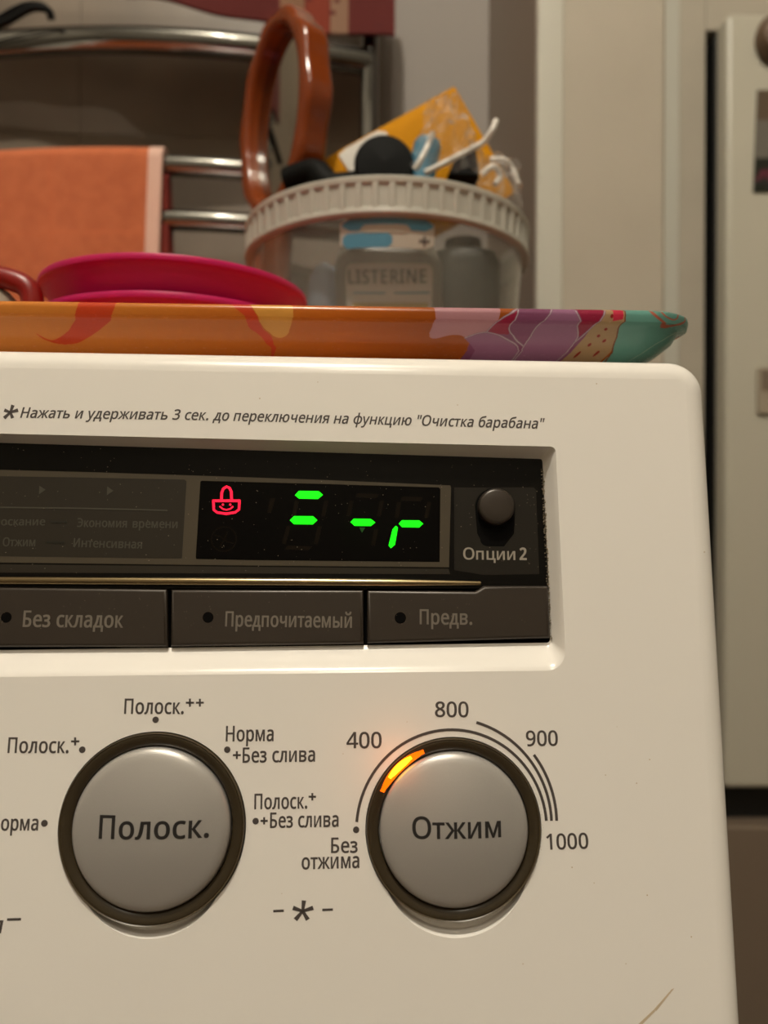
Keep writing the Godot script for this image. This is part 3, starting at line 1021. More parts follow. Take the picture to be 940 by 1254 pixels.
func tray() -> void:
	var zf := -0.014
	var x1 := 0.1005
	var x0 := -0.42
	var z1 := -0.42
	var y_top := at(400, 376, zf).y
	var t := thing("serving_tray", "shallow glossy tray with orange rim printed with a purple lotus", "tray", Vector3((x0 + x1) / 2, TOP, (zf + z1) / 2))
	var m := mat("tray_print", Color.WHITE, 0.3)
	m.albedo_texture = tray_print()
	m.metallic_specular = 0.4
	m.roughness_texture = noise_tex(0.15, Color(0.6, 0.6, 0.6), Color(1, 1, 1), 31)
	# plan of the rim, from the front left corner along the front, counter-clockwise seen from above
	var prof := [[0.0035, y_top - 0.001, 0.0], [0.001, y_top + 0.0006, 0.02], [0.0, y_top, 0.06], [-0.0002, y_top - 0.0012, 0.1], [0.0002, y_top - 0.0030, 0.2], [0.0016, y_top - 0.0034, 0.23], [0.0026, y_top - 0.0040, 0.26], [0.0040, y_top - 0.0066, 0.48], [0.0082, y_top - 0.0102, 0.75], [0.0165, TOP + 0.0026, 0.92], [0.0265, TOP + 0.0006, 1.0]]
	var rings := []
	var vs := PackedFloat32Array()
	var us := PackedFloat32Array()
	var u_left := at(-60, 400, zf - 0.003).x
	var u_right := at(880, 400, zf - 0.003).x
	for p in prof:
		var d: float = p[0]
		var rad: float = maxf(0.016 - d * 0.6, 0.003)
		var c := PackedVector2Array([Vector2(x0 + d, -zf + d), Vector2(x1 - d * 1.05, -zf + d), Vector2(x1 - d * 1.05, -z1 - d), Vector2(x0 + d, -z1 - d)])
		var pl := round_poly(c, PackedFloat32Array([rad, rad, rad, rad]), 10)
		var ring := PackedVector3Array()
		for q in pl:
			ring.append(Vector3(q.x, p[1], -q.y))
		rings.append(ring)
		vs.append(p[2])
		if us.is_empty():
			var run := 0.0
			var start := ring[10].x                   # the end of the first corner, where the front side begins
			var back := 0.0
			for i in 10:
				back += ring[i].distance_to(ring[i + 1])
			run = -back
			for i in ring.size() + 1:
				us.append((start + run - u_left) / (u_right - u_left))
				run += ring[i % ring.size()].distance_to(ring[(i + 1) % ring.size()])
	var s := Shape.new()
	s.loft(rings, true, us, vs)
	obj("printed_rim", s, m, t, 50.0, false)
	var inn := Shape.new()
	var last: PackedVector3Array = rings[rings.size() - 1]
	var first: PackedVector3Array = rings[0]
	var low := PackedVector3Array()
	var under := PackedVector3Array()
	var cen := Vector3((x0 + x1) / 2, 0, (zf + z1) / 2)
	for p in last:
		low.append(Vector3(lerpf(p.x, cen.x, 0.012), TOP + 0.0026, lerpf(p.z, cen.z, 0.012)))
		under.append(p)
	inn.loft([under, low, first] if false else [first, low])
	inn.fan(low)
	inn.fan(under, true)
	obj("tray_floor", inn, M.tray_plain, t, 40.0, false)

# ------------------------------------------------------------------ things on the tray
const FLOOR_Y := 0.852

func bowls() -> void:
	var c := Vector3(-0.0845, FLOOR_Y, -0.142)
	var rim := at(190, 306, -0.082).y - FLOOR_Y
	for k in 2:
		var h := rim - (1 - k) * 0.0145 - k * 0.0
		var base := k * 0.0145
		var R := 0.0585
		var o := thing("plastic_bowl", ["lower pink plastic bowl whose lip shows as the second pink arc", "upper pink plastic bowl nested on top in the stack"][k], "bowl", c + Vector3(0, base, 0), "pink plastic bowls nested on the tray")
		h -= base
		var pr := PackedVector2Array([Vector2(0, 0), Vector2(0.034, 0), Vector2(0.038, 0.0015), Vector2(0.043, 0.010), Vector2(0.05, h * 0.55), Vector2(0.0552, h - 0.005), Vector2(0.0572, h - 0.003), Vector2(R - 0.0004, h - 0.0028), Vector2(R, h - 0.0016), Vector2(R - 0.0004, h - 0.0004), Vector2(R - 0.0016, h), Vector2(0.0562, h - 0.0006), Vector2(0.0538, h - 0.005), Vector2(0.0485, h * 0.55), Vector2(0.0415, 0.011), Vector2(0.036, 0.0035), Vector2(0, 0.003)])
		obj("bowl_wall", lathe(pr, 96).moved(Transform3D(Basis(), c + Vector3(0, base, 0))), M.pink_plastic, o, 50.0)

func bucket() -> void:
	var c := Vector3(0.0145, FLOOR_Y, -0.282)
	var y_rim := at(478, 206, c.z + 0.092).y - FLOOR_Y
	var o := thing("plastic_bucket", "translucent plastic bucket with white ribbed rim full of toiletries", "bucket", c)
	var h := y_rim - 0.002
	var rb := 0.077
	var rt := 0.0862
	var pr := PackedVector2Array([Vector2(0, 0.0012), Vector2(rb - 0.006, 0.0), Vector2(rb - 0.002, 0.001), Vector2(rb, 0.004), Vector2(rt, h - 0.004), Vector2(rt - 0.0012, h - 0.004), Vector2(rb - 0.0012, 0.005), Vector2(rb - 0.006, 0.003), Vector2(0, 0.003)])
	obj("bucket_wall", lathe(pr, 96).moved(Transform3D(Basis(), c)), M.bucket_plastic, o, 35.0)
	var band := 0.0205
	var pb := PackedVector2Array([Vector2(rt + 0.0002, h - band), Vector2(rt + 0.003, h - band), Vector2(rt + 0.0036, h - band + 0.001), Vector2(rt + 0.0032, h - band + 0.0032), Vector2(rt + 0.0018, h - band + 0.0042), Vector2(rt + 0.0018, h - 0.0045), Vector2(rt + 0.0032, h - 0.0035), Vector2(rt + 0.0034, h - 0.001), Vector2(rt + 0.0026, h), Vector2(rt + 0.0002, h + 0.0006), Vector2(rt - 0.0014, h), Vector2(rt - 0.0012, h - band), Vector2(rt + 0.0002, h - band)])
	var rim := obj("bucket_rim", lathe(pb, 96).moved(Transform3D(Basis(), c)), M.rim_plastic, o, 35.0)
	var rib := box(Vector3(-0.0018, h - band + 0.003, 0), Vector3(0.0018, h - 0.003, 0.0026), 0.0008).mesh(Vector3.ZERO)
	rib.surface_set_material(0, M.rim_plastic)
	for i in 62:
		var a := TAU * i / 62.0
		var r := MeshInstance3D.new()
		r.name = "rib"
		r.mesh = rib
		r.transform = Transform3D(Basis(Vector3.UP, a), Vector3(sin(a), 0, cos(a)) * (rt + 0.0004))
		rim.add_child(r, true)

	# mouthwash bottle, label to the front
	var zb := -0.236
	var cl := at(476, 350, zb + 0.022)
	var b := thing("mouthwash_bottle", "clear mouthwash bottle with white label behind the bucket's front wall", "bottle", Vector3(cl.x, FLOOR_Y + 0.004, zb))
	var y_sh := at(476, 296, zb + 0.022).y
	var bs := Shape.new()
	var rr := []
	for q in [[0.6, 0.0], [0.96, 0.001], [1.0, 0.005], [1.0, y_sh - FLOOR_Y - 0.012], [0.9, y_sh - FLOOR_Y - 0.004], [0.55, y_sh - FLOOR_Y + 0.002], [0.4, y_sh - FLOOR_Y + 0.005]]:
		var ring := PackedVector3Array()
		for p in rrect(0.062 * q[0], 0.042 * q[0], 0.016 * q[0], 6):
			ring.append(Vector3(cl.x + p.x, FLOOR_Y + 0.004 + q[1], zb - p.y))
		rr.append(ring)
	bs.loft(rr)
	bs.fan(rr[0], true)
	bs.fan(rr[6])
	obj("bottle_body", bs, M.bottle_clear, b, 40.0)
	obj("bottle_cap", lathe(PackedVector2Array([Vector2(0, 0), Vector2(0.011, 0), Vector2(0.011, 0.012), Vector2(0.009, 0.0135), Vector2(0, 0.0135)]), 32).moved(Transform3D(Basis(), Vector3(cl.x, y_sh + 0.009, zb))), M.bottle_clear, b)
	var zl := zb + 0.0212
	var l0 := at2(420, 323, zl)
	var l1 := at2(533, 323, zl)
	var lab := obj("bottle_label", prism(round_poly(PackedVector2Array([Vector2(l0.x + 0.003, FLOOR_Y + 0.02), Vector2(l1.x - 0.003, FLOOR_Y + 0.02), Vector2(l1.x - 0.0015, l1.y), Vector2(l0.x + 0.0015, l0.y)]), PackedFloat32Array([0.003, 0.003, 0.004, 0.004]), 5), zl - 0.0003, zl + 0.0003), M.label_white, b)
	lettering(lab, "lettering", "LISTERINE", 426, 348, 522, 347, 17.5, M.print_black, zl + 0.0003, 0.0, 700)
	obj("label_line", line_at(zl + 0.0003, [432, 359, 472, 359], 6.0), M.sky_blue, lab)
	obj("label_line", line_at(zl + 0.0003, [482, 359, 526, 358.5], 6.0), M.sky_blue, lab)
	var g0 := at2(432, 371, zl)
	var g1 := at2(524, 371, zl)
	obj("label_band", prism(PackedVector2Array([Vector2(g0.x, FLOOR_Y + 0.03), Vector2(g1.x, FLOOR_Y + 0.03), g1, g0]), zl + 0.00026, zl + 0.0005), M.label_gold, lab)

	# blue and white sticker on the bucket's wall under the rim
	var st := obj("sticker", wrapped(c, h, rb, rt, [[415, 266], [533, 304]], 0.0003), mat("sticker_grey", Color(0.66, 0.63, 0.58), 0.5), o, 40.0)
	st.set_meta("label", "blue and white rounded sticker under the rim")
	obj("blue_print", wrapped(c, h, rb, rt, [[418, 267], [531, 283]], 0.0005), M.sky_blue, st, 40.0)
	obj("blue_print", wrapped(c, h, rb, rt, [[418, 284], [480, 303]], 0.0005), M.sky_blue, st, 40.0)
	obj("grey_print", wrapped(c, h, rb, rt, [[440, 275], [503, 286]], 0.0007), M.grey_plastic, st, 40.0)
	obj("cross_print", wrapped(c, h, rb, rt, [[514, 293], [527, 296]], 0.0006).add(wrapped(c, h, rb, rt, [[519, 288], [522, 301]], 0.0006)), M.print_grey, st, 40.0)

	# pale tube on the left, dark bottle on the right
	var tc := at(397, 350, -0.232)
	var tb := thing("lotion_tube", "pale blue tapered tube at the left inside the bucket", "tube", Vector3(tc.x, FLOOR_Y + 0.004, -0.232))
	var tt := at(397, 324, -0.232).y
	obj("tube_body", lathe(PackedVector2Array([Vector2(0, 0), Vector2(0.0105, 0), Vector2(0.0112, 0.003), Vector2(0.0108, (tt - FLOOR_Y) * 0.7), Vector2(0.0085, (tt - FLOOR_Y) * 0.88), Vector2(0.0055, tt - FLOOR_Y - 0.006), Vector2(0, tt - FLOOR_Y - 0.003)]), 40).moved(Transform3D(Basis(), Vector3(tc.x, FLOOR_Y + 0.004, -0.232))), M.pale_blue, tb)
	var dk := thing("shampoo_bottle", "dark grey green bottle at the right inside the bucket", "bottle", Vector3(0.0625, FLOOR_Y + 0.004, -0.276))
	var ds := Shape.new()
	rr = []
	for q in [[0.7, 0.0], [1.0, 0.003], [1.0, 0.106], [0.9, 0.113], [0.5, 0.117]]:
		var ring := PackedVector3Array()
		for p in rrect(0.044 * q[0], 0.046 * q[0], 0.014 * q[0], 6):
			ring.append(Vector3(0.0625 + p.x, FLOOR_Y + 0.004 + q[1], -0.276 - p.y))
		rr.append(ring)
	ds.loft(rr)
	ds.fan(rr[0], true)
	ds.fan(rr[4])
	obj("bottle_body", ds, M.dark_bottle, dk)
	obj("bottle_cap", lathe(PackedVector2Array([Vector2(0, 0), Vector2(0.012, 0), Vector2(0.0115, 0.007), Vector2(0, 0.008)]), 28).moved(Transform3D(Basis(), Vector3(0.0625, FLOOR_Y + 0.121, -0.276))), M.black_plastic, dk)

	# yellow pouch leaning in the bucket
	var zy := -0.292
	var y_tr := at(556, 106, zy)
	var ydir := (at(546, 105, zy) - at(398, 188, zy)).normalized()
	var ydn := Vector3(ydir.y, -ydir.x, 0)
	var p0 := y_tr - ydir * 0.105
	var ys := Shape.new()
	var nx := 24
	var ny := 18
	for side in 2:
		for i in nx:
			for j in ny:
				var q := []
				for e in [[0, 0], [1, 0], [1, 1], [0, 1]]:
					var u := float(i + e[0]) / nx
					var v := float(j + e[1]) / ny
					var bulge := 0.007 * pow(maxf(0.0, sin(PI * u) * sin(PI * v)), 0.5) + 0.0006 * sin(u * 23 + v * 9) * sin(PI * u) * sin(PI * v)
					q.append(p0 + ydir * 0.105 * u + ydn * 0.08 * v + Vector3(0, 0, bulge if side == 0 else -bulge))
				if side == 0:
					ys.quad(q[3], q[2], q[1], q[0])
				else:
					ys.quad(q[0], q[1], q[2], q[3])
	tag(obj("paper_pouch", ys, M.yellow_pouch), "orange yellow pouch sticking up tilted out of the bucket", "pouch")
	# little white card in front of the pouch
	var zw := -0.274
	tag(obj("paper_card", prism(poly_at(zw, [414, 190, 424, 181, 462, 160, 472, 161, 477, 168, 462, 200, 430, 214]), zw - 0.0015, zw, 0.0003), M.white_plastic), "white card between black brush head and yellow pouch", "card")
	# black brush: round head, handle to the left
	var zh := -0.256
	var hc := at(470, 206, zh)
	var br := thing("hair_brush", "black round headed brush lying across the top of the bucket", "brush", hc + Vector3(0, -0.02, 0))
	obj("brush_head", lathe_z(Vector3(hc.x, hc.y, zh), PackedVector2Array([Vector2(0, -0.012), Vector2(0.016, -0.012), Vector2(0.018, -0.009), Vector2(0.0182, 0.004), Vector2(0.0165, 0.007), Vector2(0, 0.0085)]), 48), M.black_plastic, br)
	obj("brush_handle", tube(smooth_path(PackedVector3Array([hc + Vector3(-0.012, -0.008, -0.004), hc + Vector3(-0.032, -0.0085, -0.008), at(385, 212, -0.272), at(352, 222, -0.28)]), 6), 0.0085, 14), M.black_plastic, br)
	# black box
	var zk := -0.27
	tag(obj("small_box", prism(poly_at(zk, [548, 214, 556, 196, 583, 182, 587, 216]), zk - 0.02, zk, 0.0008), M.black_plastic), "small black box behind the white ties of the clear bag", "box")
	# blue cap
	var cb := at(521, 190, -0.262)
	tag(obj("blue_cap", lathe(PackedVector2Array([Vector2(0, -0.03), Vector2(0.0085, -0.03), Vector2(0.0085, 0.006), Vector2(0.007, 0.009), Vector2(0, 0.01)]), 28).moved(Transform3D(Basis(Vector3(0, 0, 1), -0.2), cb)), M.sky_blue), "light blue cap behind the clear bag in the bucket", "cap")
	plastic_bag()

func wrapped(c: Vector3, h: float, rb: float, rt: float, corners: Array, lift: float) -> Shape:    # a patch bent round the bucket's wall
	var zf := c.z + rt - 0.002
	var lo := at(corners[0][0], corners[0][1], zf) - c
	var hi := at(corners[1][0], corners[1][1], zf) - c
	var a0 := asin(lo.x / rt)
	var a1 := asin(hi.x / rt)
	var s := Shape.new()
	var rings := []
	for i in 13:
		var a := lerpf(a0, a1, i / 12.0)
		var ring := PackedVector3Array()
		var trim: float = 0.003 * (1.0 - sqrt(1.0 - pow(clampf(1.0 - minf(i, 12 - i) / 1.4, 0.0, 0.97), 2.0)))
		for q in [[-0.0004, hi.y + trim], [-0.0004, lo.y - trim], [lift, lo.y - trim], [lift, hi.y + trim]]:
			var r: float = lerpf(rb, rt, clampf((q[1] - 0.004) / (h - 0.008), 0, 1)) + q[0]
			ring.append(c + Vector3(sin(a) * r, q[1], cos(a) * r))
		rings.append(ring)
	s.loft(rings)
	s.fan(rings[0], true)
	s.fan(rings[12])
	return s

func plastic_bag() -> void:
	var z := -0.238
	var base := at(540, 205, z)
	var b := thing("plastic_bag", "crumpled clear plastic bag with white edges at the top of the bucket", "bag", base + Vector3(0, -0.01, 0))
	var n := FastNoiseLite.new()
	n.seed = 4
	n.frequency = 1.0
	for part in [[[505, 208], [600, 208], [560, 118], [523, 122], 0.01, "film"], [[578, 262], [640, 262], [634, 200], [588, 186], 0.012, "film"]]:
		var s := Shape.new()
		var q := []
		for k in 4:
			q.append(at(part[k][0], part[k][1], z - 0.002))
		var rings := []
		for i in 15:
			var ring := PackedVector3Array()
			for j in 15:
				var u := j / 14.0
				var v := i / 14.0
				var p: Vector3 = (q[0] as Vector3).lerp(q[1], u).lerp((q[3] as Vector3).lerp(q[2], u), v)
				var k2 := n.get_noise_2d(u * 4.0 + p.x * 7, v * 4.0)
				p += Vector3(n.get_noise_2d(v * 5, u * 5 + 9) * 0.004, n.get_noise_2d(u * 5 + 3, v * 5) * 0.004, k2 * part[4] * 1.6 + 0.016 * sin(PI * u) * sin(PI * v))
				ring.append(p)
			rings.append(ring)
		s.loft(rings, false)
		obj(part[5], s, M.clear_film, b, 25.0, false)
	for path in [[508, 208, 516, 194, 524, 178, 530, 162], [520, 212, 546, 199, 576, 183, 592, 174, 602, 160, 607, 148], [600, 196, 616, 196, 626, 206, 634, 226], [590, 214, 603, 204, 612, 214, 606, 226]]:
		var pts := PackedVector3Array()
		for i in path.size() / 2:
			pts.append(at(path[i * 2], path[i * 2 + 1], z + 0.006 + 0.002 * sin(i * 2.0)))
		obj("white_edge", tube(smooth_path(pts, 6), 0.0017, 10), M.white_plastic, b)

func mirror() -> void:
	# hand mirror standing in the bucket, its oval turned away to the left
	var c := at(347, 146, -0.305)
	var yaw := deg_to_rad(-55)
	var up := Vector3(0.03, 1, 0.02).normalized()
	var n := Vector3(sin(yaw), -0.05, cos(yaw))
	n = (n - up * n.dot(up)).normalized()
	var x := up.cross(n)
	var m := thing("hand_mirror", "amber plastic hand mirror with oval scalloped frame standing in the bucket", "mirror", Vector3(c.x - 0.004, FLOOR_Y + 0.006, c.z + 0.004))
	var a := 0.0475
	var b := 0.0695
	var s := Shape.new()
	var rings := []
	var cross := round_poly(PackedVector2Array([Vector2(-0.0045, -0.0105), Vector2(0.0075, -0.0105), Vector2(0.0075, 0.0105), Vector2(-0.0045, 0.0105)]), PackedFloat32Array([0.004, 0.005, 0.005, 0.004]), 4)
	for i in 97:
		var t := TAU * i / 96
		var lobe := 1.0 + 0.022 * cos(t * 10.0)
		var e := x * cos(t) * a + up * sin(t) * b
		var rad := (x * cos(t) * b + up * sin(t) * a).normalized()
		var ring := PackedVector3Array()
		for q in cross:
			var out := q.x
			if q.x > 0:
				out += (lobe - 1.0) * 0.06
			ring.append(c + e - rad * 0.008 + rad * out + n * q.y)
		rings.append(ring)
	s.loft(rings)
	obj("frame", s, M.amber_plastic, m, 45.0)
	var g := Shape.new()
	var r0 := PackedVector3Array()
	var r1 := PackedVector3Array()
	for i in 64:
		var t := TAU * i / 64
		var e := x * cos(t) * (a - 0.010) + up * sin(t) * (b - 0.010)
		r0.append(c + e - n * 0.004)
		r1.append(c + e + n * 0.001)
	g.loft([r0, r1])
	g.fan(r0, true)
	g.fan(r1)
	obj("mirror_glass", g, M.mirror_glass, m)
	var h0 := c - up * (b - 0.004)
	var h2 := Vector3(c.x - 0.002, FLOOR_Y + 0.01, c.z + 0.004)
	obj("handle", tube(smooth_path(PackedVector3Array([h0, h0.lerp(h2, 0.3) + n * 0.002, h0.lerp(h2, 0.7), h2]), 6), 0.0095, 18), M.amber_plastic, m)

func red_jar() -> void:
	# white round jar with a red looped handle, cut by the frame's left edge
	var z := -0.09
	var c := at(-14, 385, z)
	var o := thing("lidded_jar", "pale grey round jar with a thick red loop handle at the tray's left", "jar", Vector3(c.x, FLOOR_Y, z))
	var y_top := at(-14, 352, z).y - FLOOR_Y
	obj("jar_body", lathe(PackedVector2Array([Vector2(0, 0), Vector2(0.011, 0), Vector2(0.0125, 0.002), Vector2(0.0125, y_top * 0.72), Vector2(0.011, y_top * 0.86), Vector2(0.0075, y_top * 0.96), Vector2(0, y_top)]), 40).moved(Transform3D(Basis(), Vector3(c.x, FLOOR_Y, z))), M.grey_plastic, o)
	var pts := PackedVector3Array()
	for q in [[-90, 395], [-88, 360], [-70, 340], [-40, 334], [-12, 338], [14, 343], [33, 352], [40, 368], [40, 400], [39, 450]]:
		var p := at(q[0], q[1], z + 0.004)
		p.y = maxf(p.y, FLOOR_Y + 0.006)
		pts.append(p)
	obj("loop_handle", tube(smooth_path(pts, 6), 0.0042, 14), M.red_plastic, o)

# ------------------------------------------------------------------ towel rail and cloths
const RAIL_L := -0.402
const RAIL_R := 0.0035
const RUNGS := [1.067, 1.115, 1.2255, 1.285, 1.338]

func rung_z(x: float) -> float:
	return -0.5 + 0.026 * sin(PI * clampf((x - RAIL_L) / (RAIL_R - RAIL_L), 0, 1))

func towel_rail() -> void:
	var o := thing("towel_rail", "chrome ladder towel rail with bowed rungs on the wall", "towel rail", Vector3((RAIL_L + RAIL_R) / 2, 0.88, -0.5))
	for x in [RAIL_L, RAIL_R]:
		obj("post", tube(PackedVector3Array([Vector3(x, 0.88, -0.5), Vector3(x, 1.15, -0.5), Vector3(x, 1.41, -0.5)]), 0.0088, 24), M.chrome, o)
		for y in [0.92, 1.385]:
			obj("bracket", tube(PackedVector3Array([Vector3(x, y, -0.5), Vector3(x, y, -0.53), Vector3(x, y, -0.5695)]), 0.007, 16), M.chrome, o)
	for y in RUNGS:
		var path := PackedVector3Array()
		for i in 33:
			var x := lerpf(RAIL_L, RAIL_R, i / 32.0)
			path.append(Vector3(x, y, rung_z(x)))
		obj("rung", tube(path, 0.0115 if y > 1.22 and y < 1.23 else 0.0092, 24), M.chrome, o)

func drape(o: Node, called: String, m: Material, x_left: float, x_right: float, lean: float, y_bar: float, r_bar: float, drop_f: float, drop_b: float, thick: float, ripple: float, off := 0.0) -> void:
	var s := Shape.new()
	var outer := []
	var inner := []
	var prof := []                                        # (z offset, y) over the bar
	for i in 11:
		prof.append([r_bar + 0.001, y_bar - drop_f * (10 - i) / 10.0, 1.0 - i / 10.0])
	for i in range(1, 8):
		var a := PI * i / 8.0
		prof.append([cos(a) * (r_bar + 0.001), y_bar + sin(a) * (r_bar + 0.001), 0.0])
	for i in 11:
		prof.append([-(r_bar + 0.001), y_bar - drop_b * i / 10.0, i / 10.0])
	var nx := 40
	for p in prof:
		var a := PackedVector3Array()
		var b := PackedVector3Array()
		for k in nx + 1:
			var u := k / float(nx)
			var x: float = lerpf(x_left, x_right, u) + lean * p[2]
			var wob: float = ripple * p[2] * (sin(u * 9.0 + 1.0) + 0.5 * sin(u * 21.0 + p[1] * 30.0))
			var zc := rung_z(clampf(x, RAIL_L, RAIL_R)) + off
			var zo: float = signf(p[0]) * thick if p[2] > 0.0 or absf(p[0]) > r_bar else p[0] / (r_bar + 0.001) * thick
			var yo: float = 0.0 if p[2] > 0.0 else (p[1] - y_bar) / (r_bar + 0.001) * thick
			b.append(Vector3(x, p[1], zc + p[0] + wob))
			a.append(Vector3(x, p[1] + yo, zc + p[0] + zo + wob))
		outer.append(a)
		inner.append(b)
	# a closed cross-section ring per column
	var cols := []
	for k in nx + 1:
		var ring := PackedVector3Array()
		for i in outer.size():
			ring.append(outer[i][k])
		for i in range(inner.size() - 1, -1, -1):
			ring.append(inner[i][k])
		cols.append(ring)
	s.loft(cols)
	for e in [0, nx]:
		var n := outer.size()
		for i in n - 1:
			if e == 0:
				s.quad(outer[i][e], inner[i][e], inner[i + 1][e], outer[i + 1][e])
			else:
				s.quad(outer[i + 1][e], inner[i + 1][e], inner[i][e], outer[i][e])
	obj(called, s, m, o, 50.0)

func cloths() -> void:
	var t := thing("hand_towel", "orange terry towel with pale hem folded over the middle rung", "towel", Vector3(-0.29, 0.955, -0.48))
	var xr := at(201, 178, -0.466).x
	drape(t, "terry_cloth", M.towel_orange, -0.385, xr - 0.012, 0.002, 1.115, 0.0092, 0.16, 0.13, 0.004, 0.0022)
	drape(t, "hem", M.towel_hem, xr - 0.012, xr, -0.004, 1.115, 0.0092, 0.16, 0.11, 0.0046, 0.0012)
	drape(t, "shaded_back_edge", M.towel_back_shade, xr - 0.006, xr + 0.003, 0.004, 1.1, 0.004, 0.14, 0.1, 0.002, 0.0)  # back sheet of the towel showing past the hem, shade painted dark red
	# red patterned cloth over the upper rung, widened unseen to shade the wall
	var img := Image.create(256, 128, false, Image.FORMAT_RGB8)
	img.fill(Color(0.32, 0.045, 0.022))
	for q in [[0.0, 0.55, 0.03, 0.35], [0.66, 0.0, 0.09, 1.0]]:
		img.fill_rect(Rect2i(int(q[0] * 256), int(q[1] * 128), int(q[2] * 256), int(q[3] * 128)), Color(0.46, 0.16, 0.07))
	img.fill_rect(Rect2i(192, 0, 18, 128), Color(0.5, 0.38, 0.3))
	img.fill_rect(Rect2i(143, 0, 24, 128), Color(0.48, 0.35, 0.26))
	for i in 60:
		img.fill_rect(Rect2i(rng.randi_range(0, 250), rng.randi_range(0, 120), 5, 4), Color(0.3, 0.04, 0.03))
	var m := mat("patterned_cloth", Color.WHITE, 0.9)
	m.albedo_texture = ImageTexture.create_from_image(img)
	var s := Shape.new()
	var nx := 72
	var rows := []
	var zc := -0.47
	var bl := at(160, 8, zc)
	var x_far := -0.405  # unseen left part, added so that its shadow darkens the tiles
	var share := (bl.x - x_far) / (at(484, 35, zc).x - x_far)
	var brt := at(484, 35, zc)
	for side in 2:
		rows = []
		var us := PackedFloat32Array()
		var vs := PackedFloat32Array()
		for j in 13:
			var v := j / 12.0
			var ring := PackedVector3Array()
			for i in nx + 1:
				var u := i / float(nx)
				if j == 0:
					us.append((u - share) / (1.0 - share))
				var w := (u - share) / (1.0 - share)
				var bot := bl.lerp(brt, maxf(w, 0.0))
				bot.x = lerpf(x_far, brt.x, u)
				bot.y += 0.002 * sin(w * 15.0) - 0.003 * sin(clampf(w, 0, 1) * PI)
				bot.y = lerpf(bot.y, 1.272 + 0.002 * sin(u * 40.0), clampf(-w * 9.0, 0.0, 1.0))
				var top := Vector3(bot.x, 1.350, 0)  # top height set by where the cloth's shadow falls on the wall
				var p := bot.lerp(top, v)
				p.z = rung_z(p.x) + 0.012 + (0.003 if side == 0 else -0.001) + 0.004 * (1 - v) * sin(u * 14.0 + 0.5)
				ring.append(p)
			rows.append(ring)
			vs.append(1 - v)
		if side == 1:
			rows.reverse()
			vs.reverse()
		s.loft(rows, false, us, vs)
		if side == 0:
			var f0: PackedVector3Array = rows[0]
			var back := PackedVector3Array()
			for p in f0:
				back.append(p + Vector3(0, 0, -0.004))
			s.loft([back, f0], false, us, PackedFloat32Array([1, 1]))
			var f1: PackedVector3Array = rows[12]
			var over := []
			for k in 7:
				var a := PI * k / 6.0
				var r2 := PackedVector3Array()
				for p in f1:
					r2.append(Vector3(p.x, p.y + sin(a) * 0.003, p.z - (1 - cos(a)) * 0.0125))
				over.append(r2)
			s.loft(over, false, us, PackedFloat32Array([0, 0.01, 0.02, 0.03, 0.04, 0.05, 0.06]))
	tag(obj("patterned_cloth", s, m, self, 50.0, false), "dark red cloth with rust and beige patches hung at the top, its unseen left part added to shade the wall", "cloth")
	# black strap looped over the rung
	var pts := PackedVector3Array()
	for q in [[-60, 66, -0.455], [-20, 40, -0.452], [10, 26, -0.452], [35, 12, -0.452], [50, 10, -0.453], [60, 14, -0.455], [63, 24, -0.457]]:
		pts.append(at(q[0], q[1], q[2]))
	var st := tube(smooth_path(pts, 6), 0.0032, 10)
	pts = PackedVector3Array()
	for q in [[-60, 52, -0.46], [-20, 34, -0.458], [14, 14, -0.458], [34, 6, -0.458], [52, 7, -0.458], [62, 16, -0.458]]:
		pts.append(at(q[0], q[1], q[2]))
	st.add(tube(smooth_path(pts, 6), 0.0026, 10))
	tag(obj("black_strap", st, M.black_plastic), "thin black strap looped over the upper chrome rung", "strap")

